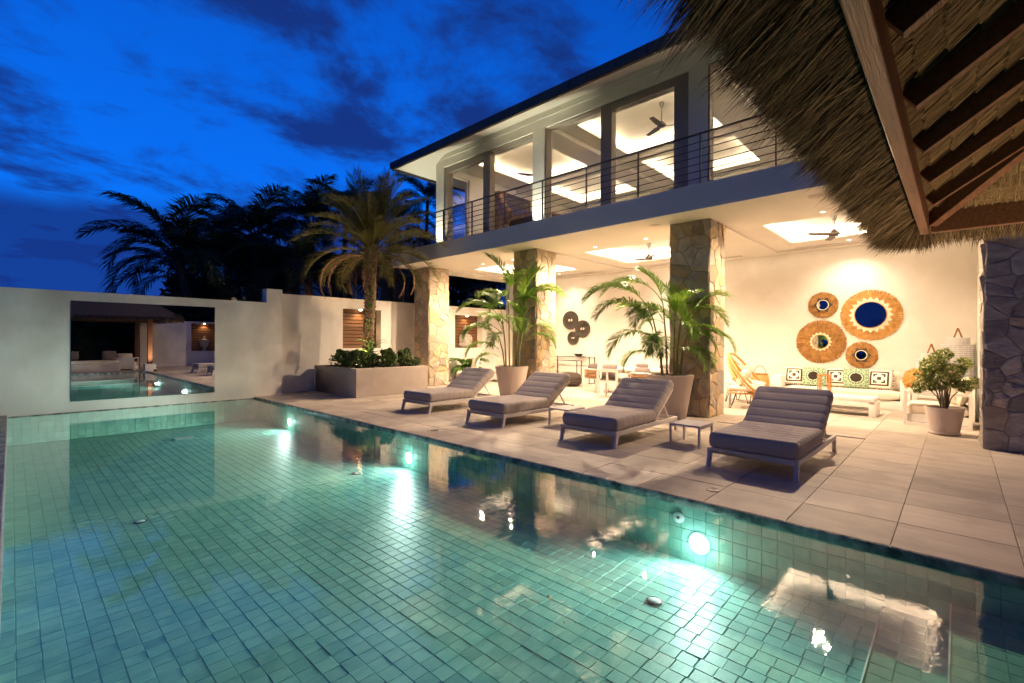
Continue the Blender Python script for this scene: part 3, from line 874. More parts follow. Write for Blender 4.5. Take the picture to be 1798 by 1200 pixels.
# roof: hipped, soffits rising from the eave to the facade
ex0, ex1, ey0, ey1 = 8.66, 19.2, -3.0, 13.82
zb, zt = 7.24, 7.44
fas = MB()
fas.box(ex0, ex0 + .10, ey0, ey1, zb, zt).box(ex0 + .10, ex1, ey1 - .10, ey1, zb, zt).box(ex1 - .1, ex1, ey0, ey1 - .1, zb, zt).box(ex0 + .1, ex1 - .1, ey0, ey0 + .1, zb, zt)
roof = part('roof', fas, 'roofgrey', villa)
for k in range(7):
    part('gutter_joint', MB().box(ex0 - .006, ex0 + .001, 12.1 - k * 1.9, 12.13 - k * 1.9, zb - .002, zt + .004), 'black', roof)
part('gutter', MB().box(ex0 + .012, ex0 + .09, ey0 + .1, ey1 - .1, zb - .035, zb - .001).box(ex0 + .09, ex1 - .2, ey1 - .09, ey1 - .012, zb - .035, zb - .001), 'rail', roof)
sl = .42
w_ = 1.75
mb = MB()
x0, y1 = ex0 + .09, ey1 - .09
z0 = zb + .03
h_ = w_ * sl
mb.add([(x0, ey0, z0), (x0, y1, z0), (x0 + w_, y1 - w_, z0 + h_), (x0 + w_, ey0, z0 + h_)], [(0, 1, 2, 3)])
mb.add([(x0, y1, z0), (ex1, y1, z0), (ex1, y1 - w_, z0 + h_), (x0 + w_, y1 - w_, z0 + h_)], [(0, 1, 2, 3)])
part('soffit', mb, 'ceil', roof)
cxm, hw = (ex0 + ex1) / 2, (ex1 - ex0) / 2
rz_ = zt + hw * sl
part('roof_cover', MB().add([(ex0, ey0, zt - .002), (ex1, ey0, zt - .002), (ex1, ey1, zt - .002), (ex0, ey1, zt - .002), (cxm, ey1 - hw, rz_), (cxm, ey0 + hw, rz_)],
                            [(0, 3, 4, 5), (1, 5, 4, 2), (3, 2, 4), (0, 5, 1)]), 'roofgrey', roof)
# uplights on the facade columns
for yy in (12.83, 8.46):
    o = part('uplight', MB().lathe([(.05, 0), (.05, .05), (.04, .055)], 14).xf(Matrix.Translation((XF - .22, yy, FZ))), 'black', villa)
    part('lens', MB().lathe([(.04, .056), (0, .057)], 14, cap=False).xf(Matrix.Translation((XF - .22, yy, FZ))), 'e_green', o)
    spot('uplight_beam', (XF - .22, yy, FZ + .07), (XF - .10, yy, 7.6), 330, (1.0, .97, .70), 70, .8, .03)

# stone pillars: every face a layer of fitted rubble stones
def voronoi(w, h, n, seed):
    rr = random.Random(seed)
    pts = []
    tries = 0
    mind = .58 * math.sqrt(w * h / n)
    while len(pts) < n and tries < 6000:
        tries += 1
        p = (rr.uniform(.02, w - .02), rr.uniform(.02, h - .02))
        if all((p[0] - q[0]) ** 2 + ((p[1] - q[1]) * 1.15) ** 2 > mind ** 2 for q in pts):
            pts.append(p)
    cells = []
    for i, p in enumerate(pts):
        poly = [(0, 0), (w, 0), (w, h), (0, h)]
        for j, q in enumerate(pts):
            if i == j:
                continue
            mx, my = (p[0] + q[0]) / 2, (p[1] + q[1]) / 2
            dx, dy = q[0] - p[0], q[1] - p[1]
            out = []
            for k in range(len(poly)):
                a, b = poly[k], poly[(k + 1) % len(poly)]
                da = (a[0] - mx) * dx + (a[1] - my) * dy
                db = (b[0] - mx) * dx + (b[1] - my) * dy
                if da <= 0:
                    out.append(a)
                if da * db < 0:
                    s = da / (da - db)
                    out.append((a[0] + (b[0] - a[0]) * s, a[1] + (b[1] - a[1]) * s))
            poly = out
            if len(poly) < 3:
                break
        if len(poly) >= 3:
            cells.append(poly)
    return cells
def stone_mesh(poly, seed, gap, depth, rough):
    rr = random.Random(seed)
    cx = sum(p[0] for p in poly) / len(poly); cyy = sum(p[1] for p in poly) / len(poly)
    pts = []
    n = len(poly)
    for k in range(n):
        a, b = poly[k], poly[(k + 1) % n]
        pts.append(a)
        L = math.hypot(b[0] - a[0], b[1] - a[1])
        if L > .12:
            jx, jy = rr.uniform(-.012, .012), rr.uniform(-.012, .012)
            pts.append(((a[0] + b[0]) / 2 + jx, (a[1] + b[1]) / 2 + jy))
    n = len(pts)
    def shrink(p, g):
        dx, dy = p[0] - cx, p[1] - cyy
        L = math.hypot(dx, dy) or 1
        return (cx + dx * max(.2, (L - g) / L), cyy + dy * max(.2, (L - g) / L))
    tx, ty = rr.uniform(-.08, .08) * rough, rr.uniform(-.08, .08) * rough
    d0 = depth * rr.uniform(.7, 1.25)
    v = []
    for p in pts:
        q = shrink(p, gap); v.append((q[0], q[1], -.02))
    for p in pts:
        q = shrink(p, gap * 1.3); v.append((q[0], q[1], max(.006, d0 * .62 + tx * (q[0] - cx) + ty * (q[1] - cyy))))
    for p in pts:
        q = shrink(p, gap + .022); v.append((q[0], q[1], max(.01, d0 + tx * (q[0] - cx) + ty * (q[1] - cyy) + rr.uniform(-.005, .005) * rough)))
    v.append((cx, cyy, d0 + rr.uniform(.0, .012) * rough))
    f = []
    for r in (0, 1):
        for k in range(n):
            k2 = (k + 1) % n
            f.append((r * n + k, r * n + k2, (r + 1) * n + k2, (r + 1) * n + k))
    for k in range(n):
        f.append((2 * n + k, 2 * n + (k + 1) % n, 3 * n))
    return v, f
PX0, PX1 = 9.50, 10.31
for idx, (py0, py1) in enumerate(((-1.08, -.27), (3.59, 4.40), (8.09, 8.90), (12.74, 13.55))):
    core = part('stone_pillar', MB().box(PX0, PX1, py0, py1, -.01, CZ + .02), 'mortar', villa)
    mname = 'slate' if idx == 0 else 'stone'
    w = py1 - py0
    faces = [((Matrix.Translation((PX0, py1, 0)) @ Matrix(((0, 0, -1, 0), (-1, 0, 0, 0), (0, 1, 0, 0), (0, 0, 0, 1)))), w, idx != 9),
             ((Matrix.Translation((PX0, py0, 0)) @ Matrix(((1, 0, 0, 0), (0, 0, -1, 0), (0, 1, 0, 0), (0, 0, 0, 1)))), PX1 - PX0, idx != 0),
             ((Matrix.Translation((PX1, py1, 0)) @ Matrix(((-1, 0, 0, 0), (0, 0, 1, 0), (0, 1, 0, 0), (0, 0, 0, 1)))), PX1 - PX0, False),
             ((Matrix.Translation((PX1, py0, 0)) @ Matrix(((0, 0, 1, 0), (1, 0, 0, 0), (0, 1, 0, 0), (0, 0, 0, 1)))), w, False)]
    for fi, (mx, wd, single) in enumerate(faces):
        cells = voronoi(wd, CZ, 62 if idx == 0 else 41, idx * 10 + fi)
        back = MB()
        for ci, poly in enumerate(cells):
            v, f = stone_mesh(poly, idx * 1000 + fi * 100 + ci, .004, .020, 1.25 if idx == 0 else 1.0)
            s = MB().add(v, f).xf(mx)
            if single:
                part('stone', s, mname, core)
            else:
                back.add(s.v, s.f)
        if back.v:
            part('stone', back, mname, core, kind='stuff')
# ------------------------------------------------------------------ soft shapes
def cushion_mb(L, Wd, Tk, nch, rad=.05, groove=.075, seg=10, crown=.02):
    """block cushion along +x from 0 to L, centred in y, z from 0 to Tk, quilted into nch channels"""
    stations = []
    for c in range(nch):
        for s in range(seg):
            stations.append((c + s / seg) / nch)
    stations.append(1.0)
    K = 6
    v, f = [], []
    rings = []
    for u in stations:
        x = u * L
        ph = (u * nch) % 1.0
        gr = 1 - groove * (1 - abs(math.sin(PI * ph)) ** .28)
        # rounded ends
        e_ = min(x, L - x)
        er = rad * 1.1
        ins = 0.0
        if e_ < er:
            ins = er - math.sqrt(max(0, er ** 2 - (er - e_) ** 2))
        hw, hh = Wd / 2 - ins * .55, Tk / 2 - ins * .75
        hh *= gr; hw *= (1 - (1 - gr) * .12)
        ring = []
        r = min(rad, hh * .95)
        for cx, cyy, a0 in ((hw - r, hh - r, 0), (-(hw - r), hh - r, 90), (-(hw - r), -(hh - r), 180), (hw - r, -(hh - r), 270)):
            for k in range(K):
                a = R(a0 + 90 * k / (K - 1))
                ring.append((x, cx + r * math.cos(a), Tk / 2 + cyy + r * math.sin(a)))
        # slight crown on the top
        ring = [(a, b, c + (crown * (1 - (b / (Wd / 2)) ** 2) if c > Tk / 2 else 0)) for a, b, c in ring]
        rings.append(ring)
    n = 4 * K
    for r_ in rings:
        v += r_
    for i in range(len(rings) - 1):
        for k in range(n):
            a, b = i * n + k, i * n + (k + 1) % n
            f.append((a, b, b + n, a + n))
    f.append(tuple(range(n - 1, -1, -1)))
    f.append(tuple((len(rings) - 1) * n + k for k in range(n)))
    return MB().add(v, f)
def pillow_mb(w, h, t, n=16, pat=None):
    """standing pillow in the xz plane: x -w/2..w/2, z 0..h, bulging along y"""
    mb = MB()
    for s in (-1, 1):
        v, f, ms = [], [], []
        for j in range(n + 1):
            for i in range(n + 1):
                u, q = 2 * i / n - 1, 2 * j / n - 1
                b = (max(0, 1 - abs(u) ** 2.6) * max(0, 1 - abs(q) ** 2.6)) ** .55
                pin = 1 - .07 * (1 - b) * (1 - abs(abs(u) - abs(q)))
                v.append((u * w / 2 * pin, s * t / 2 * b, h / 2 + q * h / 2 * pin))
        for j in range(n):
            for i in range(n):
                a = j * (n + 1) + i
                q = (a, a + 1, a + n + 2, a + n + 1)
                f.append(q if s < 0 else q[::-1])
                ms.append(pat(2 * (i + .5) / n - 1, 2 * (j + .5) / n - 1) if pat else 0)
        o = len(mb.v)
        mb.v += v
        mb.f += [tuple(k + o for k in q) for q in f]
        mb.m += ms
    return mb

# ------------------------------------------------------------------ sun loungers
def make_lounger(label):
    t = thing('sun_lounger', label, 'sun lounger', (0, 0, 0), 0, 'quilted loungers in a row along the pool')
    L, Wd = 2.02, .98
    fr = MB()
    z0, z1 = .165, .225
    for s in (-1, 1):
        fr.box(0, L, s * (Wd / 2) - (.035 if s > 0 else 0), s * (Wd / 2) + (0 if s > 0 else .035), z0, z1)
    fr.box(0, .035, -Wd / 2 + .035, Wd / 2 - .035, z0, z1).box(L - .035, L, -Wd / 2 + .035, Wd / 2 - .035, z0, z1)
    for k in range(7):
        fr.box(.2 + k * .25, .26 + k * .25, -Wd / 2 + .035, Wd / 2 - .035, z0 + .02, z0 + .04)
    part('frame', fr, 'lframe', t, bevel=.004, seg=1)
    for sx in (0, 1):
        for s in (-1, 1):
            x = .0 if sx == 0 else L - .07
            yc = s * (Wd / 2 - .022)
            lean = -.035 if sx == 0 else .035
            v = []
            for (z, dx) in ((0, lean), (z0, 0)):
                v += [(x + dx, yc - .022, z), (x + dx + .07 - .02 * (z == 0), yc - .022, z), (x + dx + .07 - .02 * (z == 0), yc + .022, z), (x + dx, yc + .022, z)]
            part('leg', MB().add(v, [(3, 2, 1, 0), (4, 5, 6, 7), (0, 1, 5, 4), (1, 2, 6, 5), (2, 3, 7, 6), (3, 0, 4, 7)]), 'lframe', t, bevel=.004, seg=1)
    st = part('seat_cushion', cushion_mb(1.27, .965, .19, 8, .055), 'lfabric', t, smooth=True, angle=60, loc=(.0, 0, .222))
    ang = R(35)
    part('backrest_cushion', cushion_mb(.86, .965, .17, 5, .06), 'lfabric', t, smooth=True, angle=60, loc=(1.255, 0, .245), rot=(0, -ang, 0))
    # folding frame behind the backrest
    bf = MB()
    for s in (-1, 1):
        p0 = Vector((1.27, s * .44, .235)); p1 = p0 + Vector((math.cos(ang), 0, math.sin(ang))) * .80
        bf.bar(p0, p1, .025, .03)
    bf.bar(p1 - Vector((0, .88, 0)), p1, .03, .025)
    part('backrest_frame', bf, 'lframe', t)
    for s in (-1, 1):
        part('strut', MB().bar((1.27 + .45 * math.cos(ang), s * .40, .235 + .45 * math.sin(ang)), (1.86, s * .40, .20), .018, .022), 'lframe', t)
    return t
lounge = make_lounger('quilted grey lounger nearest the camera, in front of the white sofa and coffee table')
lounge.location = (5.82, 1.73, 0)
lounge.rotation_euler = (0, 0, R(-.6))
clone(lounge, 'quilted grey lounger between the two small white side tables', (5.85, 3.98, 0), R(.5))
clone(lounge, 'quilted grey lounger in front of the left palm pot, second from the planter box', (5.88, 6.22, 0), R(-1.0))
clone(lounge, 'quilted grey lounger farthest from the camera, closest to the concrete planter box', (5.94, 8.42, 0), R(.9))
def make_side_table(label):
    t = thing('side_table', label, 'side table', (0, 0, 0), 0, 'small side tables between the loungers')
    part('tabletop', MB().box(-.25, .25, -.225, .225, .288, .315), 'lframe', t, bevel=.004, seg=1)
    for a in (-1, 1):
        for b in (-1, 1):
            part('leg', MB().box(a * .235 - .014, a * .235 + .014, b * .21 - .014, b * .21 + .014, 0, .288), 'lframe', t)
    for b in (-1, 1):
        part('apron', MB().box(-.22, .22, b * .21 - .008, b * .21 + .008, .262, .287), 'lframe', t)
    return t
st1 = make_side_table('small white side table standing just left of the nearest lounger')
st1.location = (6.9, 2.86, 0)
clone(st1, 'small white side table half hidden between the two middle loungers', (6.9, 5.14, 0))

# ------------------------------------------------------------------ leaves and fronds
def frond_mesh(name, mat, L=2.2, elev=50, curl=95, nl=46, ll=.42, lw=.022, seed=1, start=.18, rach=.018, droop=.5, vee=.25, tip=.55):
    rr = random.Random(seed)
    mb = MB()
    N = 18
    pts = [Vector((0, 0, 0))]
    tang = []
    for i in range(N):
        s = (i + .5) / N
        a = R(elev - curl * s ** 1.25)
        d = Vector((math.cos(a), 0, math.sin(a)))
        tang.append(d)
        pts.append(pts[-1] + d * L / N)
    tang.append(tang[-1])
    mb.tube(pts, [rach * (1 - .85 * i / N) for i in range(N + 1)], 4, cap=False)
    for k in range(nl):
        s = start + (1 - start) * (k + rr.random() * .5) / nl
        i = min(N - 1, int(s * N)); fr = s * N - i
        p = pts[i].lerp(pts[i + 1], fr); t = tang[i]
        nrm = Vector((-t.z, 0, t.x))
        q = (s - start) / (1 - start)
        l_ = ll * (.55 + 1.1 * math.sin(PI * min(1, .12 + .80 * q)) * .55) * rr.uniform(.85, 1.1)
        phi = R(38 + 26 * q + rr.uniform(-6, 6))
        for sd in (-1, 1):
            dirn = (Vector((0, sd, 0)) * math.cos(phi) + t * math.sin(phi) + nrm * (vee + rr.uniform(-.12, .12))).normalized()
            mid = p + dirn * l_ * .55
            d2 = (dirn + Vector((0, 0, -droop * rr.uniform(.6, 1.4)))).normalized()
            end = mid + d2 * l_ * .45
            wv = t * lw * .5
            mb.add([p - wv * .6, p + wv * .6, mid + wv, mid - wv, end], [(0, 1, 2, 3), (3, 2, 4)])
    for s_ in (-1, 0, 1):
        dirn = (tang[-1] + Vector((0, .25 * s_, 0))).normalized()
        p = pts[-1]
        mb.add([p + Vector((0, -lw / 2, 0)), p + Vector((0, lw / 2, 0)), p + dirn * ll * tip], [(0, 1, 2)])
    return mb.mesh(name, mat)
def leaf_cloud(mb, n, centers, size, rr, mi=(0,), flat=.0):
    for _ in range(n):
        c, r = rr.choice(centers)
        while True:
            p = Vector((rr.uniform(-1, 1), rr.uniform(-1, 1), rr.uniform(-1, 1)))
            if .25 < p.length < 1:
                break
        p = Vector(c) + Vector((p.x * r[0], p.y * r[1], p.z * r[2]))
        a = Vector((rr.gauss(0, 1), rr.gauss(0, 1), rr.gauss(0, .8) + flat)).normalized()
        b = a.orthogonal().normalized()
        b = (Matrix.Rotation(rr.uniform(0, 2 * PI), 3, a) @ b)
        c2 = a.cross(b)
        s = size * rr.uniform(.6, 1.3)
        mb.add([p - b * s, p + c2 * s * .42, p + b * s, p - c2 * s * .42], [(0, 1, 2, 3)], rr.choice(mi))
    return mb

# date palm in the planter
pl = thing('planter_box', 'large square concrete planter box holding the tall palm', 'planter', (6.2, 11.45, 0))
part('box', MB().box(0, 2.3, 0, .08, 0, .77).box(0, 2.3, 2.42, 2.5, 0, .77).box(0, .08, .08, 2.42, 0, .77).box(2.22, 2.3, .08, 2.42, 0, .77), 'planter', pl, bevel=.006, seg=1)
part('soil', MB().box(.08, 2.22, .08, 2.42, .3, .70), 'soil', pl)
palm = thing('palm_tree', 'tall date palm with a ragged golden green crown growing from the planter box', 'palm', (7.25, 12.75, .70))
rr = random.Random(3)
pts, rad = [], []
for i in range(40):
    z = i / 39 * 3.55
    pts.append((.10 * math.sin(z * .7) + .05 * z * .2, .05 * math.sin(z * 1.1), z))
    rad.append((.155 + (.055 * max(0, 1 - z / .5)) + (.04 if z > 3.1 else 0)) * (1 + (.12 if i % 2 else -.06)))
tk = part('trunk', MB().tube(pts, rad, 14), 'trunk', palm, smooth=True, angle=80)
# stubs of old leaf bases up the trunk
sc = MB()
for k in range(240):
    z = .15 + 3.3 * k / 240
    a = k * 2.4
    r0 = .155 + .055 * max(0, 1 - z / .5) + (.04 if z > 3.1 else 0)
    cx, cyy = .10 * math.sin(z * .7) + .01 * z, .05 * math.sin(z * 1.1)
    w = Vector((math.cos(a), math.sin(a), 0)); s_ = Vector((-w.y, w.x, 0))
    p = Vector((cx, cyy, z)) + w * r0 * .88
    h = rr.uniform(.05, .11) * (1.6 if z > 2.9 else 1)
    o_ = w * rr.uniform(.03, .065) * (1.5 if z > 2.9 else 1)
    sc.add([p - s_ * .045, p + s_ * .045, p + s_ * .025 + o_ + Vector((0, 0, h)), p - s_ * .025 + o_ + Vector((0, 0, h)), p + Vector((0, 0, h * 1.1))],
           [(0, 1, 2, 3), (1, 4, 2), (0, 3, 4)])
part('leaf_base', sc, 'trunk', tk, kind='stuff')
fm = [frond_mesh('frond', 'palmleaf', L, el, cu, 88, .42, .017, sd, .20, .022, .25, .35) for L, el, cu, sd in
      ((2.05, 80, 38, 1), (2.2, 66, 58, 2), (2.3, 52, 72, 3), (2.3, 38, 80, 4), (2.1, 18, 90, 5), (2.1, 85, 24, 6))]
dead = [frond_mesh('dry_frond', 'deadleaf', 2.3, 22, 140, 60, .24, .016, 9, .15, .022, 1.0, 0), frond_mesh('dry_frond', 'deadleaf', 1.7, 5, 130, 34, .24, .014, 10, .15, .02, 1.1, 0)]
top = Vector((.13, -.03, 3.5))
for k in range(56):
    lv = k / 56
    m_ = fm[5] if lv < .10 else fm[0] if lv < .28 else fm[1] if lv < .50 else fm[2] if lv < .72 else fm[3] if lv < .85 else fm[4]
    az = k * 2.39996 + rr.uniform(-.2, .2)
    link('frond', m_, palm, top + Vector((.06 * math.cos(az), .06 * math.sin(az), .10 - .3 * lv)), (rr.uniform(-.25, .25), rr.uniform(-.10, .10), az), rr.uniform(.86, 1.06))
for az, i in ((2.25, 0), (2.5, 0), (2.9, 1), (-.65, 1), (-.9, 0), (1.2, 0), (3.6, 1)):
    link('dry_frond', dead[i], palm, top + Vector((0, 0, -.25)), (rr.uniform(-.2, .2), 0, az), rr.uniform(.9, 1.1))
# small lamp hidden among the shrubs that lights the crown
gl = thing('garden_uplight', 'small black garden spotlight in the planter box soil, aimed up the palm', 'lamp', (6.75, 12.4, .70))
part('body', MB().lathe([(.05, 0), (.06, .12), (.045, .13)], 14), 'black', gl, smooth=True, angle=50)
part('lens', MB().lathe([(.045, .131), (0, .132)], 14, cap=False), 'e_niche', gl)
spot('garden_uplight_beam', (6.75, 12.4, .90), (7.2, 12.75, 4.6), 560, (1.0, .66, .34), 95, .7, .05)
# planting round the trunk
for k, (px, py, s, lb) in enumerate(((6.62, 12.05, .34, 'dense green shrub at the near corner of the planter box'), (7.35, 11.95, .36, 'dense green shrub in front of the palm trunk in the planter box'),
                                     (8.02, 12.1, .33, 'dense green shrub with reddish tips at the pillar end of the planter box'), (6.7, 13.0, .32, 'dense green shrub at the wall end of the planter box'))):
    t = thing('shrub', lb, 'shrub', (px, py, .69), 0, 'shrubs in the planter box')
    r2 = random.Random(20 + k)
    cs = [((r2.uniform(-.28, .28), r2.uniform(-.3, .3), r2.uniform(.14, .34)), (.24, .26, .2)) for _ in range(7)]
    cs += [((r2.uniform(-.35, .35), r2.uniform(-.35, .35), r2.uniform(.3, .52)), (.10, .10, .10)) for _ in range(9)]
    part('crown', leaf_cloud(MB(), 2600, cs, .042, r2), 'shrub', t)
    sm = MB()
    for q in range(7):
        a = r2.uniform(0, 2 * PI)
        sm.tube([(0, 0, 0), (.1 * math.cos(a), .1 * math.sin(a), .15), (.22 * math.cos(a), .22 * math.sin(a), .34)], [.012, .009, .004], 5)
    part('stem', sm, 'trunk2', t)
t = thing('fern', 'bright fern clump sprouting at the foot of the palm trunk', 'fern', (7.2, 12.45, 1.15))
ffm = frond_mesh('frond', 'shrub2', .55, 62, 80, 14, .11, .03, 31, .1, .008, .3, .1)
for k in range(20):
    link('frond', ffm, t, (.05 * math.cos(k), .05 * math.sin(k), .02 * k - .2), (0, 0, k * 2.4), rr.uniform(.6, 1.05))
t = thing('climber', 'small green climber clinging to the palm trunk above the fern', 'climber', (7.22, 12.58, 2.0))
part('leaves', leaf_cloud(MB(), 160, [((0, 0, 0), (.10, .07, .16)), ((.02, 0, .55), (.06, .06, .12)), ((0.05, .02, .95), (.05, .05, .12))], .04, rr), 'shrub2', t)

# areca palms in tall pots
pot_m = MB().lathe([(.24, 0), (.29, .01), (.31, .12), (.435, .84), (.44, .86), (.405, .86), (.395, .80)], 40, cap=False).mesh('bowl', 'potclay', True, angle=50)
soil_m = MB().lathe([(.40, .79), (.2, .81), (0, .82)], 28, cap=False)
peb = MB()
r2 = random.Random(5)
for k in range(70):
    a, q = r2.uniform(0, 6.28), .38 * math.sqrt(r2.random())
    peb.ell((q * math.cos(a), q * math.sin(a), .815), (r2.uniform(.02, .04), r2.uniform(.02, .04), .02), 6, 4)
def areca(label_pot, label_palm, loc, seed, specs, canes, grp):
    p = thing('plant_pot', label_pot, 'pot', loc, 0, 'tall round pots with areca palms')
    link('bowl', pot_m, p)
    part('soil', soil_m, 'soil', p, smooth=True)
    part('bark_chips', peb, 'soil', p, kind='stuff')
    a_ = thing('areca_palm', label_palm, 'palm', (loc[0], loc[1], .80), 0, grp)
    r3 = random.Random(seed)
    meshes = [frond_mesh('frond', 'areca', 1.25, 74, 95, 54, .38, .030, seed + 1, .30, .011, .45, .2),
              frond_mesh('frond', 'areca', 1.45, 60, 115, 60, .40, .030, seed + 2, .32, .011, .55, .15),
              frond_mesh('frond', 'areca', 1.2, 42, 120, 52, .38, .030, seed + 3, .28, .010, .6, .1),
              frond_mesh('frond', 'areca', 1.1, 82, 60, 52, .36, .028, seed + 4, .30, .011, .3, .3),
              frond_mesh('frond', 'areca', .85, 35, 130, 40, .32, .028, seed + 5, .25, .008, .7, .0)]
    tops = []
    for (bx, by, tx, ty, h) in canes:
        part('cane', MB().tube([(bx, by, 0), (bx + (tx - bx) * .3, by + (ty - by) * .3, h * .5), (tx, ty, h)], [.022, .018, .013], 7), 'arecastem', a_, smooth=True)
        tops.append((tx, ty, h))
    for k in range(8):
        specs = specs + [(k, 95 + (k * 67) % 150, (0, 1, 4, 3, 2)[k % 5], r3.uniform(.75, 1.0), -r3.uniform(0, .35))]
    for (ci, az, mi, sc_, dz) in specs:
        tx, ty, h = tops[ci % len(tops)]
        link('frond', meshes[mi], a_, (tx, ty, h + dz), (r3.uniform(-.15, .15), r3.uniform(-.22, .02), R(az)), sc_ * .92)
    return p
# azimuths: 135 = along the picture to the left, -45 = to the right
areca('tall cream pot in front of the second stone pillar, behind the second lounger', 'areca palm with one tall upright frond in front of the second stone pillar', (9.0, 8.5, 0), 40,
      [(0, 150, 1, 1.05, -.1), (0, 100, 0, 1.0, 0), (1, 200, 2, 1.05, -.1), (1, 240, 0, 1.05, .05), (2, -60, 1, 1.05, 0), (2, -30, 0, 1.1, .05), (3, -20, 2, 1.0, -.1), (3, 60, 0, 1.0, 0),
       (1, 120, 3, 1.25, .1), (0, 140, 2, 1.1, -.35), (4, 130, 2, .95, -.35), (2, -80, 3, 1.15, .1), (3, -45, 2, .9, -.35), (4, 170, 1, .95, -.2), (0, 250, 2, .9, -.1), (4, 140, 4, 1.0, -.55), (1, 300, 2, .9, -.1), (2, 20, 3, 1.0, 0)],
      [(-.10, .10, -.12, .22, 1.25), (-.04, .04, -.02, .10, 1.75), (.08, -.08, .10, -.20, 1.45), (.10, -.14, .16, -.26, 1.05), (-.12, .14, -.18, .30, .85), (.02, -.03, .03, -.03, 1.2)], 'areca palms in tall pots')
areca('tall cream pot in front of the third stone pillar, behind the small side table', 'areca palm with long arching fronds in front of the third stone pillar', (9.0, 4.15, 0), 60,
      [(0, 140, 1, 1.25, 0), (0, 155, 1, 1.15, -.2), (1, 120, 1, 1.05, .1), (1, 170, 2, 1.0, -.2), (2, -50, 2, .95, 0), (2, -20, 1, .9, 0), (3, -45, 0, .95, .05), (3, -75, 2, .9, -.2),
       (4, 145, 2, 1.1, -.1), (4, 200, 2, 1.0, -.2), (5, 240, 0, .9, 0), (0, 200, 4, 1.1, -.5), (4, 135, 4, 1.1, -.4), (3, -40, 4, .9, -.5), (5, 60, 3, .95, 0), (2, 280, 2, .8, -.35), (5, -60, 2, .8, -.3), (1, 100, 3, .95, 0), (5, 260, 4, 1.1, -.5)],
      [(-.12, .12, -.24, .26, 1.15), (-.05, .05, -.08, .12, 1.35), (.08, -.08, .10, -.16, 1.15), (.10, -.14, .18, -.28, .95), (-.14, .10, -.20, .20, .80), (.02, -.05, .04, -.06, 1.0)], 'areca palms in tall pots')

# variegated tree in a small pot by the near pillar
p = thing('plant_pot', 'small cream pot on a saucer beside the nearest stone pillar', 'pot', (10.6, .16, 0))
part('bowl', MB().lathe([(.17, .02), (.19, .03), (.25, .43), (.255, .445), (.235, .445), (.225, .40)], 30, cap=False), 'potclay', p, smooth=True, angle=50)
part('saucer', MB().lathe([(.17, 0), (.205, .02), (.205, .045), (.19, .045)], 30), 'potclay', p, smooth=True, angle=50)
part('soil', MB().lathe([(.228, .40), (0, .41)], 24, cap=False), 'soil', p)
t = thing('potted_shrub', 'variegated cream and green leafed shrub in the small pot by the near pillar', 'shrub', (10.6, .16, .40))
r2 = random.Random(9)
sm = MB()
cs = []
for k in range(13):
    a = k * 2.4; q = r2.uniform(.12, .34)
    e_ = Vector((q * math.cos(a), q * math.sin(a), r2.uniform(.35, .88)))
    sm.tube([(.03 * math.cos(a), .03 * math.sin(a), 0), (e_.x * .35, e_.y * .35, e_.z * .5), tuple(e_)], [.014, .010, .004], 5)
    cs.append((tuple(e_), (.13, .13, .12)))
    cs.append((tuple(e_ * .8 + Vector((0, 0, .06))), (.10, .10, .09)))
cs += [((.24, -.36, .45), (.14, .10, .10)), ((-.20, .32, .38), (.10, .10, .12)), ((.0, .0, .92), (.10, .12, .10))]
part('stem', sm, 'trunk2', t, smooth=True)
part('crown', leaf_cloud(MB(), 6200, cs, .031, r2, (0, 0, 1), .5), ['varg', 'vary'], t)

# ------------------------------------------------------------------ ceiling fans
def make_fan(label, loc, az, drop=.40, blade=.62):
    t = thing('ceiling_fan', label, 'ceiling fan', loc, az, 'three bladed ceiling fans')
    part('mount', MB().lathe([(.03, drop - .10), (.065, drop), (.065, drop + .02)], 18), 'fan', t, smooth=True)
    part('rod', MB().lathe([(.013, .06), (.013, drop - .06)], 10), 'fan', t, smooth=True)
    part('motor', MB().lathe([(.0, -.035), (.07, -.03), (.115, .0), (.11, .03), (.05, .09), (.025, .12)], 22), 'fan', t, smooth=True, angle=60)
    bm_ = MB()
    v = []
    for (x, w, tw) in ((.09, .035, .3), (.2, .07, .24), (.45, .062, .18), (blade, .055, .14)):
        for s in (-1, 1):
            for zz in (.004, -.004):
                v.append((x, s * w, zz + s * w * tw))
    f = []
    for i in range(3):
        o = i * 4
        f += [(o, o + 4, o + 6, o + 2), (o + 1, o + 3, o + 7, o + 5), (o, o + 1, o + 5, o + 4), (o + 2, o + 6, o + 7, o + 3)]
    f += [(0, 2, 3, 1), (12, 13, 15, 14)]
    me = bm_.add(v, f).mesh('blade', 'fan', True, angle=50)
    for k in range(3):
        link('blade', me, t, (0, 0, .0), (0, 0, k * 2 * PI / 3))
    return t
# blade azimuths as they stopped in the picture
make_fan('dark ceiling fan over the terrace sofa, partly under the thatch fringe', (12.05, 1.93, 3.81), R(20), .40)
make_fan('dark ceiling fan over the dining table, just left of the third pillar', (12.05, 6.2, 3.80), R(100), .40)
make_fan('dark ceiling fan in the far terrace bay beside the second pillar', (12.05, 10.7, 3.80), R(50), .40)
make_fan('dark fan hanging upstairs behind the wide fixed window, fully in view', (11.65, 5.65, 7.15), R(62), .58)
make_fan('dark fan hanging upstairs behind the white column, only blades showing', (12.1, 10.4, 7.10), R(30), .60)
make_fan('dark fan hanging upstairs behind the railing at the thatch end', (12.3, 1.9, 7.10), R(10), .60)

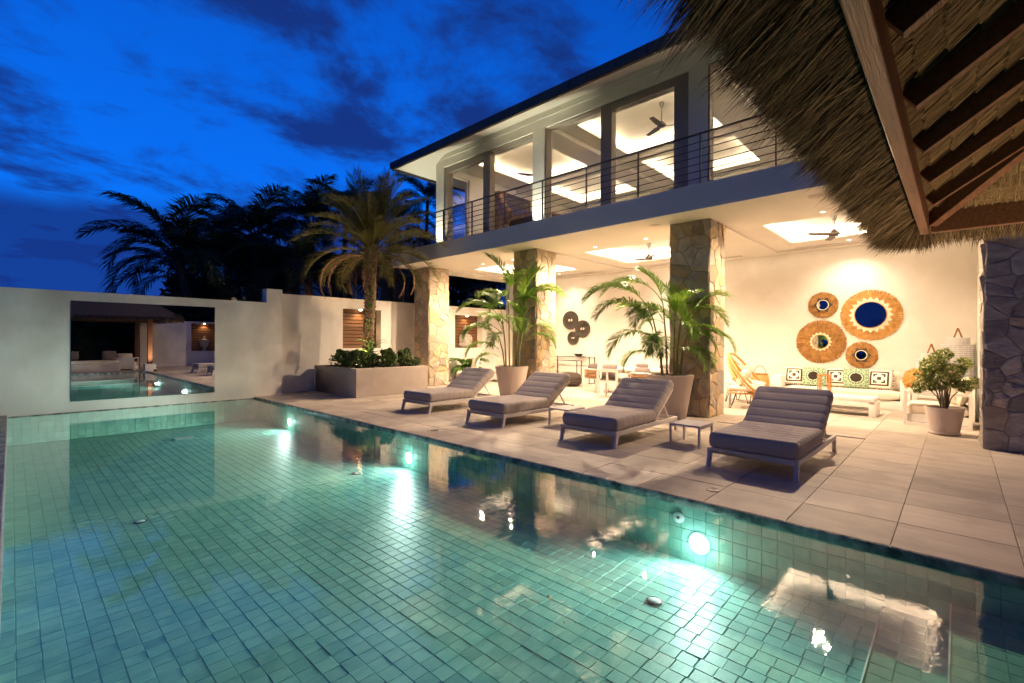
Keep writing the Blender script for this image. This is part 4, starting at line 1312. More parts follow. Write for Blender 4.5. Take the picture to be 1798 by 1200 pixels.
# ------------------------------------------------------------------ wall pieces
def ring_mirror(label, y, z, Rr, gr, seed, star, mat, double=False):
    t = thing('wall_mirror', label, 'mirror', (14.5, y, z), 0, 'raffia framed round mirrors above the sofa')
    r3 = random.Random(seed)
    fr = MB()
    n = int(150 * Rr / .34 * .8)
    lay = ((Rr, 0.015, .0), (Rr * .86, .030, .01)) if double else ((Rr, .015, 0), (Rr * .93, .028, .0))
    for (rad_, dx, _) in lay:
        for k in range(n):
            a = 2 * PI * (k + r3.uniform(-.4, .4)) / n
            da = PI / n * r3.uniform(1.3, 1.9)
            r1 = rad_ * r3.uniform(.955, 1.0); r0 = gr * .98
            x0, x1 = -dx - .018, -dx - r3.uniform(0, .012)
            ca, sa = math.cos, math.sin
            v = [(x0, r0 * ca(a - da), r0 * sa(a - da)), (x0, r0 * ca(a + da), r0 * sa(a + da)),
                 (x1, r1 * ca(a + da * .8), r1 * sa(a + da * .8)), (x1, r1 * ca(a - da * .8), r1 * sa(a - da * .8)),
                 (x0 - .006, r0 * ca(a), r0 * sa(a)), (x1 - .006, r1 * ca(a), r1 * sa(a))]
            fr.add(v, [(0, 3, 5, 4), (4, 5, 2, 1)])
    part('raffia_fringe', fr, mat, t, kind='stuff')
    def disc(r, x, n_=40):
        return MB().lathe([(r, 0), (r, .006), (0, .007)], n_, cap=False).xf(Matrix.Translation((x, 0, 0)) @ Matrix.Rotation(R(-90), 4, 'Y'))
    sm_ = MB()
    ns = star
    pts = []
    for k in range(ns * 2):
        a = PI * k / ns
        q = gr * ((1.40 if k % 2 == 0 else 1.16) if double else (1.75 if k % 2 == 0 else 1.40)) if gr > .15 else gr * (1.75 if k % 2 == 0 else 1.25)
        pts.append((-.062, q * math.cos(a), q * math.sin(a)))
    sm_.add(pts + [(-.064, 0, 0)], [(k, (k + 1) % (2 * ns), 2 * ns) for k in range(2 * ns)])
    part('star_trim', sm_, 'shell' if ns > 8 else 'wicker', t)
    part('trim_ring', MB().loop([(-.07, gr * math.cos(2 * PI * k / 40), gr * math.sin(2 * PI * k / 40)) for k in range(40)], .010, 6), 'raffia' if ns > 8 else 'shell', t, smooth=True)
    part('glass', disc(gr, -.068), 'mirror2', t)
    return t
ring_mirror('largest raffia framed mirror, its round glass reflecting blue sky', 1.56, 2.19, .63, .32, 1, 20, 'raffia', True)
ring_mirror('second largest raffia mirror, left of the big one, with a white starburst trim', 2.60, 1.53, .57, .18, 2, 16, 'raffia2', True)
ring_mirror('small raffia mirror, highest of the four, with a dark six pointed trim', 2.55, 2.48, .345, .125, 3, 6, 'raffia2')
ring_mirror('small raffia mirror, lowest of the four, above the patterned pillows', 1.74, 1.20, .335, .115, 4, 6, 'raffia2')
for lb, y, z, r_ in (('largest dark woven disc on the far terrace wall, leftmost of three', 10.62, 2.31, .345), ('dark woven disc on the far terrace wall, rightmost of three', 10.07, 1.98, .315), ('smallest dark woven disc on the far terrace wall, lowest of three', 10.5, 1.64, .245)):
    t = thing('woven_disc', lb, 'wall basket', (14.5, y, z), 0, 'dark woven discs on the wall')
    prof = []
    for k in range(15):
        q = r_ * (1 - k / 15)
        prof.append((q, .03 + .035 * (q / r_) ** 2 + (.007 if k % 2 else 0)))
    part('weave', MB().lathe([(r_, 0.0)] + prof + [(0, .03)], 36, cap=False).xf(Matrix.Rotation(R(-90), 4, 'Y')), 'wicker', t, smooth=True, angle=25)
    sp_ = MB()
    for k in range(26):
        a = 2 * PI * k / 26
        sp_.bar((-.036, r_ * .26 * math.cos(a), r_ * .26 * math.sin(a)), (-.07, r_ * .98 * math.cos(a), r_ * .98 * math.sin(a)), .007, .006)
    part('spokes', sp_, 'pouf', t)
    for s in (-1, 1):
        part('knob', MB().ell((-.045, s * r_ * .16, 0), (.012, r_ * .10, r_ * .14), 12, 8), 'shell', t, smooth=True)

# ------------------------------------------------------------------ lounge corner
sofa = thing('sofa', 'long white sofa with thick cream seat under the raffia mirrors', 'sofa', (13.5, .75, 0))
part('base', MB().box(0.05, .96, .18, 2.55, 0, .20), 'white', sofa, bevel=.01)
part('armrest', MB().box(0, .96, 0, .18, 0, .68), 'white', sofa, bevel=.015)
part('armrest', MB().box(0, .96, 2.55, 2.73, 0, .66), 'white', sofa, bevel=.015)
part('back_panel', MB().box(.82, .96, .18, 2.55, .2, .66), 'white', sofa, bevel=.01)
part('seat_cushion', cushion_mb(2.35, .82, .20, 1, .06, .0, 12).xf(Matrix.Translation((.41, .19, .20)) @ Matrix.Rotation(R(90), 4, 'Z')), 'cream', sofa, smooth=True, angle=60)
for k in range(2):
    part('back_cushion', pillow_mb(1.16, .46, .22).xf(Matrix.Translation((.76, .78 + 1.18 * k, .40)) @ Matrix.Rotation(R(90), 4, 'Z') @ Matrix.Rotation(R(10), 4, 'X')), 'cream', sofa, smooth=True, angle=80)
def pat_bw(u, v):
    m_ = max(abs(u), abs(v)); n_ = min(abs(u), abs(v))
    if m_ > .84:
        return 1 if (int((u + 1) * 12) + int((v + 1) * 12)) % 2 else 0
    if m_ > .70: return 0
    if m_ > .54: return 1
    if m_ > .46: return 0
    if m_ < .14: return 1
    if m_ < .22: return 0
    if m_ > .32 and n_ > .13: return 1
    return 0
def pat_gr(u, v):
    d = math.hypot(u, v)
    if d < .44: return 0
    if d < .52: return 2
    if d < .57: return 3
    fx, fy = ((u * 2.6) % 1.0) - .5, ((v * 2.6) % 1.0) - .5
    q = math.hypot(fx, fy)
    return 2 if .26 < q < .40 else 3 if q < .12 else (3 if .40 < q < .47 else 1)
for nm, y, x, rz, kind, lb in (('bw', 3.10, 14.0, 4, 0, 'black and white key patterned pillow at the chair end of the sofa'), ('gr', 2.66, 13.93, -3, 1, 'green curl patterned pillow with black centre, nearer the rattan chairs'),
                               ('bw', 2.20, 14.02, 2, 0, 'black and white key patterned pillow in the middle, behind the amber lantern'), ('gr', 1.78, 13.93, 5, 1, 'green curl patterned pillow with black centre, nearer the armchair'),
                               ('bw', 1.34, 13.98, -5, 0, 'black and white key patterned pillow at the armchair end of the sofa')):
    mb = pillow_mb(.53, .50, .17, 40, pat_gr if kind else pat_bw)
    mb.xf(Matrix.Rotation(R(90 + rz), 4, 'Z') @ Matrix.Rotation(R(16), 4, 'X'))
    mb.v = [(a, b, c) for a, b, c in mb.v]
    solo('pillow', mb, ['brownblk', 'printgreen', 'printpale', 'printdgreen'] if kind else ['printwhite', 'printbrown'], lb, 'pillow', 'patterned pillows on the sofa', smooth=True, angle=80, loc=(x, y, .41))
t = thing('coffee_table', 'long low white coffee table in front of the sofa', 'coffee table', (12.25, 2.15, 0))
part('tabletop', MB().box(-.36, .36, -.93, .93, .30, .38), 'white', t, bevel=.006)
for s in (-1, 1):
    part('leg', MB().box(-.34, .34, s * .90 - .06, s * .90 + .06, 0, .30), 'white', t, bevel=.006)
part('shelf', MB().box(-.25, .25, -.84, .84, .10, .13), 'white', t)
t = thing('lantern', 'amber wooden post lantern standing on the coffee table', 'lantern', (12.2, 2.12, .38))
part('base', MB().box(-.12, .12, -.12, .12, 0, .02), 'amber', t)
part('top_frame', MB().box(-.12, .12, -.12, -.085, .41, .43).box(-.12, .12, .085, .12, .41, .43).box(-.12, -.085, -.085, .085, .41, .43).box(.085, .12, -.085, .085, .41, .43), 'amber', t)
for a in (-1, 1):
    for b in (-1, 1):
        part('post', MB().lathe([(.014, .02), (.014, .41)], 10).xf(Matrix.Translation((a * .102, b * .102, 0))), 'amber', t, smooth=True)
        part('post', MB().lathe([(.008, .02), (.008, .41)], 8).xf(Matrix.Translation((a * .102, b * .072, 0))), 'amber', t, smooth=True)
part('glass', MB().lathe([(.06, .02), (.062, .30), (.058, .31)], 18, cap=False), 'pane', t, smooth=True)

def armchair(label, loc, rz, slats=False):
    """open white frame armchair facing +y before turning"""
    t = thing('armchair', label, 'armchair', loc, rz, 'white frame armchairs')
    Wd, D, H = .86, .92, .62
    for s in (-1, 1):
        x = s * (Wd / 2 - .03)
        q = .025
        f = MB().box(x - q, x + q, -D / 2, D / 2, H - .05, H).box(x - q, x + q, -D / 2, D / 2, 0, .05)
        f.box(x - q, x + q, -D / 2, -D / 2 + .05, .05, H - .05).box(x - q, x + q, D / 2 - .05, D / 2, .05, H - .05)
        a_ = part('arm_frame', f, 'white', t)
        if slats:
            for k in range(5):
                part('slat', MB().box(x - .01, x + .01, -D / 2 + .05, D / 2 - .05, .16 + k * .08, .20 + k * .08), 'white', a_)
    part('seat_frame', MB().box(-Wd / 2 + .055, Wd / 2 - .055, -D / 2 + .02, D / 2 - .02, .06, .20), 'white', t)
    part('back_frame', MB().box(-Wd / 2 + .055, Wd / 2 - .055, -D / 2 + .005, -D / 2 + .045, .2, H), 'white', t)
    part('seat_cushion', cushion_mb(D - .08, Wd - .13, .19, 1, .05, 0, 12).xf(Matrix.Translation((0, -D / 2 + .05, .20)) @ Matrix.Rotation(R(90), 4, 'Z')), 'cream', t, smooth=True, angle=60)
    part('back_cushion', pillow_mb(.70, .46, .20).xf(Matrix.Translation((0, -D / 2 + .16, .38)) @ Matrix.Rotation(R(8), 4, 'X')), 'cream', t, smooth=True, angle=80)
    return t
armchair('white frame armchair behind the variegated shrub, its near side facing the pool', (11.80, .27, 0), 0)
armchair('white slatted armchair in the terrace corner with an orange fluffy cushion', (12.98, .22, 0), 0, True)
o = solo('pillow', pillow_mb(.44, .40, .16).xf(Matrix.Rotation(R(-24), 4, 'X')), 'cream', 'cream scatter cushion leaning at the back of the near armchair', 'pillow', smooth=True, angle=80, loc=(11.75, .02, .40), rot=(0, 0, R(25)))
fur = MB()
r2 = random.Random(12)
fur.ell((0, 0, .25), (.17, .22, .22), 16, 10)
for k in range(1500):
    d = Vector((r2.gauss(0, 1), r2.gauss(0, 1), r2.gauss(0, 1))).normalized()
    p = Vector((d.x * .165, d.y * .215, .25 + d.z * .215))
    e_ = p + (d + Vector((r2.gauss(0, .4), r2.gauss(0, .4), r2.gauss(-.2, .4)))).normalized() * r2.uniform(.03, .06)
    s_ = d.orthogonal().normalized() * .008
    fur.add([p - s_, p + s_, e_], [(0, 1, 2)])
solo('pillow', fur, 'orangefur', 'orange fluffy cushion sitting on the corner armchair', 'pillow', loc=(12.68, .60, .50))
def tier_lantern(label, loc, tiers, az):
    t = thing('floor_lantern', label, 'lantern', loc, 0, 'white tiered floor lanterns')
    z = 0
    for r_, h in tiers:
        s = part('shade', MB().lathe([(r_, z), (r_, z + h)], 36, cap=False), 'paper', t, smooth=True)
        rg = MB()
        for k in range(9):
            rg.loop([(r_ * 1.012 * math.cos(2 * PI * i / 30), r_ * 1.012 * math.sin(2 * PI * i / 30), z + h * k / 8) for i in range(30)], .0045, 4)
        for k in range(20):
            a = 2 * PI * k / 20
            rg.bar((r_ * 1.014 * math.cos(a), r_ * 1.014 * math.sin(a), z), (r_ * 1.014 * math.cos(a), r_ * 1.014 * math.sin(a), z + h), .004, .004)
        part('wire', rg, 'white', s)
        z += h
    rt = tiers[-1][0] * .5
    c, s_ = math.cos(az), math.sin(az)
    part('handle', MB().bar((-rt * c, -rt * s_, z - .01), (0, 0, z + .21), .022, .022).bar((rt * c, rt * s_, z - .01), (0, 0, z + .21), .022, .022), 'rope', t)
    return t
tier_lantern('shorter white tiered lantern with a wooden handle behind the variegated shrub', (13.75, .42, 0), [(.26, .95), (.24, .21), (.17, .12)], R(130))
tier_lantern('taller white tiered lantern with a wooden handle in the terrace corner', (13.98, .0, 0), [(.28, 1.15), (.27, .32), (.19, .15)], R(45))

def rattan_chair(label, loc, rz):
    """egg backed rattan chair facing +x before turning"""
    t = thing('rattan_chair', label, 'chair', loc, rz, 'honey rattan lounge chairs')
    rim = []
    N = 40
    for k in range(N):
        a = 2 * PI * k / N
        u, v = math.cos(a), math.sin(a)          # u up the back (+) to seat front (-), v across
        x = .38 - .62 * (u * .5 + .5) ** 1.15
        z = .40 + .62 * max(0, (u + .35) / 1.35) ** 1.5
        rim.append((x, v * (.44 - .06 * u), z))
    part('rim', MB().loop(rim, .024, 8), 'rattan', t, smooth=True)
    hub = Vector((.02, 0, .34))
    sp_ = MB()
    for k in range(0, N):
        p = Vector(rim[k]); mid = hub.lerp(p, .55) + Vector((-.04, 0, -.05))
        sp_.tube([hub.lerp(p, .12), mid, p], .006, 4)
    part('spokes', sp_, 'rattan', t)
    for q in (.3, .6, .82):
        lp = []
        for k in range(N):
            p = Vector(rim[k]); lp.append(hub.lerp(p, q) + Vector((-.04, 0, -.05)) * (1 - abs(q - .55) / .55))
        part('weave_ring', MB().loop(lp, .010, 6), 'rattan', t, smooth=True)
    part('base_ring', MB().loop([(.02 + .30 * math.cos(2 * PI * k / 28), .30 * math.sin(2 * PI * k / 28), .31) for k in range(28)], .018, 7), 'rattan', t, smooth=True)
    for a in (45, 135, 225, 315):
        c, s = math.cos(R(a)), math.sin(R(a))
        b = Vector((.02 + .27 * c, .27 * s, .31)); f_ = Vector((.02 + .34 * c, .34 * s, .008))
        sd = Vector((-s, c, 0)) * .075
        part('hairpin_leg', MB().tube([b - sd, f_ - sd * .25, f_, f_ + sd * .25, b + sd], .007, 6), 'black', t, smooth=True)
    part('seat_cushion', MB().ell((.08, 0, .40), (.36, .35, .08), 20, 10), 'cream', t, smooth=True)
    for s in (-1, 1):
        part('pillow', pillow_mb(.36, .34, .15).xf(Matrix.Translation((-.08, s * .16, .46)) @ Matrix.Rotation(R(90 - s * 8), 4, 'Z') @ Matrix.Rotation(R(24), 4, 'X')), 'cream', t, smooth=True, angle=80)
    return t
rattan_chair('honey rattan chair nearest the third pillar, on black hairpin legs', (11.62, 3.60, 0), R(-75)).scale = (1.22, 1.22, 1.15)
rattan_chair('honey rattan chair farther in, half hidden behind the other', (12.65, 3.95, 0), R(-100)).scale = (1.22, 1.22, 1.2)
t = thing('floor_basket', 'tall wicker basket with a loop handle behind the rattan chairs', 'basket', (13.75, 3.85, 0))
part('body', MB().lathe([(.20, 0), (.24, .2), (.23, .5), (.19, .66)], 22, cap=False), 'rattan', t, smooth=True)
part('bands', MB().loop([(.24 * math.cos(2 * PI * k / 22), .24 * math.sin(2 * PI * k / 22), .3) for k in range(22)], .012, 5).loop([(.195 * math.cos(2 * PI * k / 22), .195 * math.sin(2 * PI * k / 22), .66) for k in range(22)], .014, 5), 'raffia2', t, smooth=True)
part('handle', MB().tube([(0, .15 * math.cos(PI * k / 10), .66 + .22 * math.sin(PI * k / 10)) for k in range(11)], .011, 6), 'raffia2', t, smooth=True)

# ------------------------------------------------------------------ dining corner
t = thing('dining_table', 'white dining table behind the palm pot at the third pillar', 'table', (12.25, 6.35, 0))
part('tabletop', MB().box(-.5, .5, -1.25, 1.25, .70, .75), 'white', t, bevel=.006)
for a in (-1, 1):
    for b in (-1, 1):
        part('leg', MB().box(a * .44 - .04, a * .44 + .04, b * 1.18 - .04, b * 1.18 + .04, 0, .70), 'white', t)
part('apron', MB().box(-.42, .42, -1.14, 1.14, .62, .70), 'white', t)
def dining_chair(label, loc, rz):
    """faces +x before turning; white sled legs, rope wrapped arms, grey cushion"""
    t = thing('dining_chair', label, 'chair', loc, rz, 'rope backed dining chairs')
    for s in (-1, 1):
        y = s * .28
        part('sled_leg', MB().tube([(-.24, y, .62), (-.26, y, .012), (.26, y, .012), (.24, y, .62)], .014, 6), 'white', t, smooth=True)
    part('seat_frame', MB().box(-.25, .25, -.27, .27, .38, .42), 'white', t)
    part('seat_cushion', cushion_mb(.48, .50, .08, 1, .03, 0, 8).xf(Matrix.Translation((-.23, 0, .42))), 'greycush', t, smooth=True, angle=60)
    rp = MB()
    for k in range(6):
        z = .45 + k * .04
        rp.tube([(.22, .29, z), (-.10, .30, z), (-.24, .27, z), (-.29, .12, z), (-.29, -.12, z), (-.24, -.27, z), (-.10, -.30, z), (.22, -.29, z)], .013, 5)
    part('rope_back', rp, 'rope', t, smooth=True)
    part('back_rail', MB().tube([(.24, .29, .68), (-.10, .30, .69), (-.24, .27, .70), (-.29, .12, .70), (-.29, -.12, .70), (-.24, -.27, .70), (-.10, -.30, .69), (.24, -.29, .68)], .017, 6), 'white', t, smooth=True)
    part('back_pillow', pillow_mb(.44, .36, .14).xf(Matrix.Translation((-.19, 0, .49)) @ Matrix.Rotation(R(90), 4, 'Z') @ Matrix.Rotation(R(12), 4, 'X')), 'greycush', t, smooth=True, angle=80)
    return t
dining_chair('rope backed dining chair at the head of the table, nearest the pouf', (12.15, 7.95, 0), R(-95))
t = thing('dining_chair', 'white panel backed dining chair seen from behind, in front of the table', 'chair', (11.15, 6.82, 0), R(6))
for s in (-1, 1):
    part('leg', MB().box(-.27, -.22, s * .27 - .022, s * .27 + .022, 0, .78), 'white', t)
    part('leg', MB().box(.22, .27, s * .27 - .022, s * .27 + .022, 0, .44), 'white', t)
    part('armrest', MB().box(-.22, .27, s * .27 - .02, s * .27 + .02, .60, .635), 'white', t)
part('backrest', MB().box(-.265, -.225, -.248, .248, .70, .78).box(-.265, -.225, -.248, .248, .42, .47).box(-.262, -.228, -.025, .025, .47, .70), 'white', t)
part('seat_cushion', cushion_mb(.48, .50, .10, 1, .03, 0, 8).xf(Matrix.Translation((-.22, 0, .42))), 'greycush', t, smooth=True, angle=60)
part('back_pillow', pillow_mb(.46, .40, .15).xf(Matrix.Translation((-.16, 0, .51)) @ Matrix.Rotation(R(90), 4, 'Z') @ Matrix.Rotation(R(12), 4, 'X')), 'greycush', t, smooth=True, angle=80)
dining_chair('rope backed dining chair seen from behind beside the white panel backed one', (11.35, 5.95, 0), R(4))
dining_chair('rope backed dining chair seen from behind, hidden most by the palm pot', (11.35, 5.25, 0), R(-4))
dining_chair('rope backed dining chair across the table, with only its grey pillow showing at the left', (13.15, 7.05, 0), R(176))
dining_chair('rope backed dining chair across the table, its grey pillow showing right of the other', (13.15, 6.25, 0), R(184))
t = thing('pouf', 'dark brown ribbed round pouf on the floor by the console table', 'pouf', (13.0, 9.55, 0))
prof = []
for k in range(25):
    z = .45 * k / 24
    prof.append((.40 * (1 - abs(2 * z / .45 - 1) ** 3.2 * .38) * (1 if k % 4 else .965), z))
part('body', MB().lathe(prof, 32), 'pouf', t, smooth=True, angle=60)
def console(label, x, y0, y1, h, d):
    t = thing('console_table', label, 'console table', (x, (y0 + y1) / 2, 0), 0, 'nested black console tables')
    hw = (y1 - y0) / 2
    part('tabletop', MB().box(-d / 2, d / 2, -hw, -hw + .02, h - .015, h).box(-d / 2, d / 2, hw - .02, hw, h - .015, h).box(-d / 2, -d / 2 + .02, -hw + .02, hw - .02, h - .015, h).box(d / 2 - .02, d / 2, -hw + .02, hw - .02, h - .015, h), 'black', t)
    part('glass', MB().box(-d / 2 + .02, d / 2 - .02, -hw + .02, hw - .02, h - .010, h - .004), 'pane', t)
    for a in (-1, 1):
        for b in (-1, 1):
            part('leg', MB().box(a * (d / 2 - .012) - .012, a * (d / 2 - .012) + .012, b * (hw - .012) - .012, b * (hw - .012) + .012, 0, h - .015), 'black', t)
    for b in (-1, 1):
        part('foot_rail', MB().box(-d / 2 + .024, d / 2 - .024, b * (hw - .012) - .010, b * (hw - .012) + .010, .002, .022), 'black', t)
    return t
console('taller black metal console table against the far terrace wall', 14.25, 9.5, 11.2, .96, .36)
console('lower black metal console table nested under the taller one', 14.1, 9.95, 11.35, .82, .30)
t = thing('bowl', 'dark bowl standing on the taller black console table', 'bowl', (14.25, 10.1, .96))
part('bowl_body', MB().lathe([(.05, 0), (.12, .03), (.17, .10), (.16, .105), (.11, .045), (0, .03)], 26, cap=False), 'pouf', t, smooth=True, angle=60)
# covered chair, daybed and plant by the first pillar
t = thing('lounge_chair', 'cream covered high backed chair just right of the far pillar', 'chair', (11.05, 12.55, 0), R(150))
mb = MB()
for k in range(10):
    z = .04 + .88 * k / 9
    w = .30 * (1 - .30 * (k / 9) ** 2.2)
    mb.v += [(-.16 - .14 * k / 9 + .12 * math.cos(2 * PI * i / 20), w * math.sin(2 * PI * i / 20), z) for i in range(20)]
for k in range(9):
    mb.f += [(k * 20 + i, k * 20 + (i + 1) % 20, (k + 1) * 20 + (i + 1) % 20, (k + 1) * 20 + i) for i in range(20)]
mb.f.append(tuple(9 * 20 + i for i in range(20))); mb.m = [0] * len(mb.f)
part('backrest', mb, 'cream', t, smooth=True, angle=70)
part('seat_cushion', cushion_mb(.55, .56, .24, 1, .06, 0, 10).xf(Matrix.Translation((-.18, 0, .20))), 'cream', t, smooth=True, angle=60)
part('base', MB().box(-.2, .34, -.24, .24, 0, .2), 'cream', t, bevel=.02)
t = thing('daybed', 'pale daybed back showing behind the palm pot at the second pillar', 'daybed', (12.7, 12.0, 0), R(-90))
part('base', MB().box(-1.1, 1.1, -.4, .4, .08, .30), 'white', t, bevel=.01)
part('backrest', MB().box(-1.1, 1.1, .32, .42, .30, .82), 'cream', t, bevel=.03)
part('seat_cushion', cushion_mb(2.1, .66, .14, 1, .05, 0, 10).xf(Matrix.Translation((-1.05, -.05, .30))), 'cream', t, smooth=True, angle=60)
for a in (-1, 1):
    for b in (-1, 1):
        part('leg', MB().box(a * 1.0 - .03, a * 1.0 + .03, b * .33 - .03, b * .33 + .03, 0, .08), 'white', t)
p = thing('plant_pot', 'low dark pot under the bushy plant by the far niche', 'pot', (11.75, 13.35, 0))
part('bowl', MB().lathe([(.15, 0), (.24, .42), (.22, .42), (.20, .38)], 24, cap=False), 'pouf', p, smooth=True, angle=50)
part('soil', MB().lathe([(.205, .38), (0, .39)], 20, cap=False), 'soil', p)
t = thing('bushy_plant', 'bushy bright green plant in front of the statue niche', 'plant', (11.75, 13.35, .38))
bm1 = [frond_mesh('frond', 'shrub2', .95, 72, 100, 22, .24, .045, 71, .2, .009, .5, .1), frond_mesh('frond', 'shrub2', .8, 50, 120, 20, .22, .045, 72, .2, .009, .6, .1)]
for k in range(30):
    link('frond', bm1[k % 2], t, (0, 0, 0), (rr.uniform(-.2, .2), 0, k * 2.4), rr.uniform(.75, 1.1))
# statue in the far niche
sb = MB()
sb.ell((0, 0, .12), (.30, .20, .12), 20, 10).ell((0, -.03, .34), (.20, .13, .24), 18, 10).ell((0, -.01, .48), (.235, .11, .09), 18, 8)
sb.ell((-.22, -.05, .33), (.065, .07, .17), 10, 8).ell((.22, -.05, .33), (.065, .07, .17), 10, 8)
sb.ell((0, -.10, .22), (.14, .09, .05), 12, 8).ell((0, -.01, .57), (.065, .06, .06), 12, 8)
sb.ell((0, -.02, .68), (.105, .11, .135), 18, 12).ell((0, .0, .80), (.07, .07, .06), 14, 8).ell((0, .0, .865), (.032, .032, .045), 10, 8)
sb.ell((0, -.125, .67), (.02, .03, .035), 8, 6).ell((-.108, -.01, .65), (.018, .03, .06), 8, 6).ell((.108, -.01, .65), (.018, .03, .06), 8, 6)
o = solo('statue', sb, 'statue', 'grey stone seated statue with a topknot in the slatted niche', 'statue', loc=(12.35, 14.2, 1.24), rot=(0, 0, R(-20)))
md = o.modifiers.new('blend', 'REMESH'); md.mode = 'VOXEL'; md.voxel_size = .013; md.use_smooth_shade = True
def urn(label, loc, s=1.0):
    t = thing('urn', label, 'urn', loc)
    part('body', MB().lathe([(.12 * s, 0), (.13 * s, .03 * s), (.06 * s, .10 * s), (.07 * s, .13 * s), (.20 * s, .30 * s), (.25 * s, .50 * s), (.24 * s, .60 * s), (.28 * s, .66 * s), (.26 * s, .67 * s), (.2 * s, .6 * s)], 28, cap=False), 'statue', t, smooth=True, angle=50)
    part('finial', MB().lathe([(.20 * s, .62 * s), (.12 * s, .72 * s), (.05 * s, .80 * s), (.06 * s, .86 * s), (0, .94 * s)], 18, cap=False), 'statue', t, smooth=True, angle=60)
urn('pale stone urn in the lit niche, seen only in the long mirror', (8.0, -5.76, .86), .98)

# ------------------------------------------------------------------ upstairs
t = thing('wood_sculpture', 'tall gnarled driftwood slab standing upstairs behind the glass', 'sculpture', (11.3, 11.25, FZ))
mb = MB()
r2 = random.Random(17)
n = 22
for k in range(13):
    z = 2.1 * k / 12
    w = (.24 + .10 * math.sin(k * 1.1) + .12 * (1 - abs(k / 12 - .65))) * (1 if k < 11 else .75)
    for i in range(n):
        a = 2 * PI * i / n
        q = 1 + .25 * math.sin(3 * a + k * .9) + r2.uniform(-.06, .06)
        mb.v.append((.13 * q * math.cos(a), w * q * math.sin(a) + .06 * math.sin(k * .6), z))
for k in range(12):
    mb.f += [(k * n + i, k * n + (i + 1) % n, (k + 1) * n + (i + 1) % n, (k + 1) * n + i) for i in range(n)]
mb.f.append(tuple(12 * n + i for i in range(n))); mb.m = [0] * len(mb.f)
part('slab', mb, 'driftwood', t, smooth=True, angle=50)
part('plinth', MB().box(-.2, .2, -.3, .3, -.001, .05), 'black', t)
t = thing('bar_counter', 'brown timber bar counter upstairs left of the white column', 'counter', (12.1, 10.5, FZ))
part('top', MB().box(-.45, .45, -.9, .9, 1.22, 1.30), 'driftwood', t, bevel=.008)
part('body', MB().box(-.32, .32, -.8, .8, 0, 1.22), 'wood', t)
t = thing('chair', 'pale high backed chair upstairs right of the white column', 'chair', (12.6, 8.6, FZ), R(200))
part('backrest', MB().add([(-.28, -.26, .45), (-.28, .26, .45), (-.46, .24, 1.5), (-.46, -.24, 1.5), (-.22, -.26, .45), (-.22, .26, .45), (-.41, .24, 1.5), (-.41, -.24, 1.5)],
                          [(0, 3, 2, 1), (4, 5, 6, 7), (0, 1, 5, 4), (1, 2, 6, 5), (2, 3, 7, 6), (3, 0, 4, 7)]), 'cream', t, bevel=.02)
part('seat', MB().box(-.28, .28, -.27, .27, .40, .50), 'cream', t, bevel=.02)
for a in (-1, 1):
    for b in (-1, 1):
        part('leg', MB().box(a * .24 - .02, a * .24 + .02, b * .22 - .02, b * .22 + .02, 0, .40), 'wood', t)
# ------------------------------------------------------------------ thatched pavilion over the camera end of the pool
pav = thing('thatched_pavilion', 'thatched open pavilion roof with dark timber rafters hanging into view overhead', 'pavilion', (0, 0, 0))
BX, BY, BZ = 5.39, .24, 2.435        # outer bottom corner of the eave beams
NX, NY = -4.6, -5.3                  # far edges
SL = .68
part('eave_beam', MB().box(NX, BX, BY - .06, BY, BZ, BZ + .19), 'wood', pav, bevel=.004, seg=1)
part('eave_beam', MB().box(BX - .07, BX, NY, BY - .072, BZ, BZ + .19), 'wood', pav, bevel=.004, seg=1)
part('eave_beam', MB().box(NX, BX - .072, NY, NY + .07, BZ, BZ + .19), 'wood', pav)
part('eave_beam', MB().box(NX, NX + .07, NY + .072, BY - .072, BZ, BZ + .19), 'wood', pav)
half = (BY - NY) / 2
def zr(dist):
    return BZ + .025 + SL * dist
# jack and common rafters
def rafter(p0, p1, name='rafter', w=.046, h=.12):
    p0, p1 = Vector(p0), Vector(p1)
    up = Vector((0, 0, h / 2))
    part(name, MB().bar(p0 + up, p1 + up, w, h), 'wood', pav, bevel=.003, seg=1)
x = BX - .70
k = 0
while x > NX + .3:
    run = min(half, BX - x, x - NX)
    rafter((x, BY - .072, zr(.072)), (x, BY - run, zr(run)))
    if x > BX - 3.4:
        pass
    x -= .665
yy = BY - .75
while yy > NY + .3:
    run = min(half, BY - yy, yy - NY)
    rafter((BX - .072, yy, zr(.072)), (BX - run, yy, zr(run)))
    rafter((NX + .072, yy, zr(.072)), (NX + run, yy, zr(run)))
    yy -= .68
rafter((BX - .06, BY - .06, zr(.06) - .03), (BX - half, BY - half, zr(half) - .03), 'hip_rafter', .07, .17)
rafter((NX + .06, BY - .06, zr(.06) - .03), (NX + half, BY - half, zr(half) - .03), 'hip_rafter', .07, .17)
rafter((BX - half, BY - half, zr(half)), (NX + half, BY - half, zr(half)), 'ridge_beam', .08, .16)
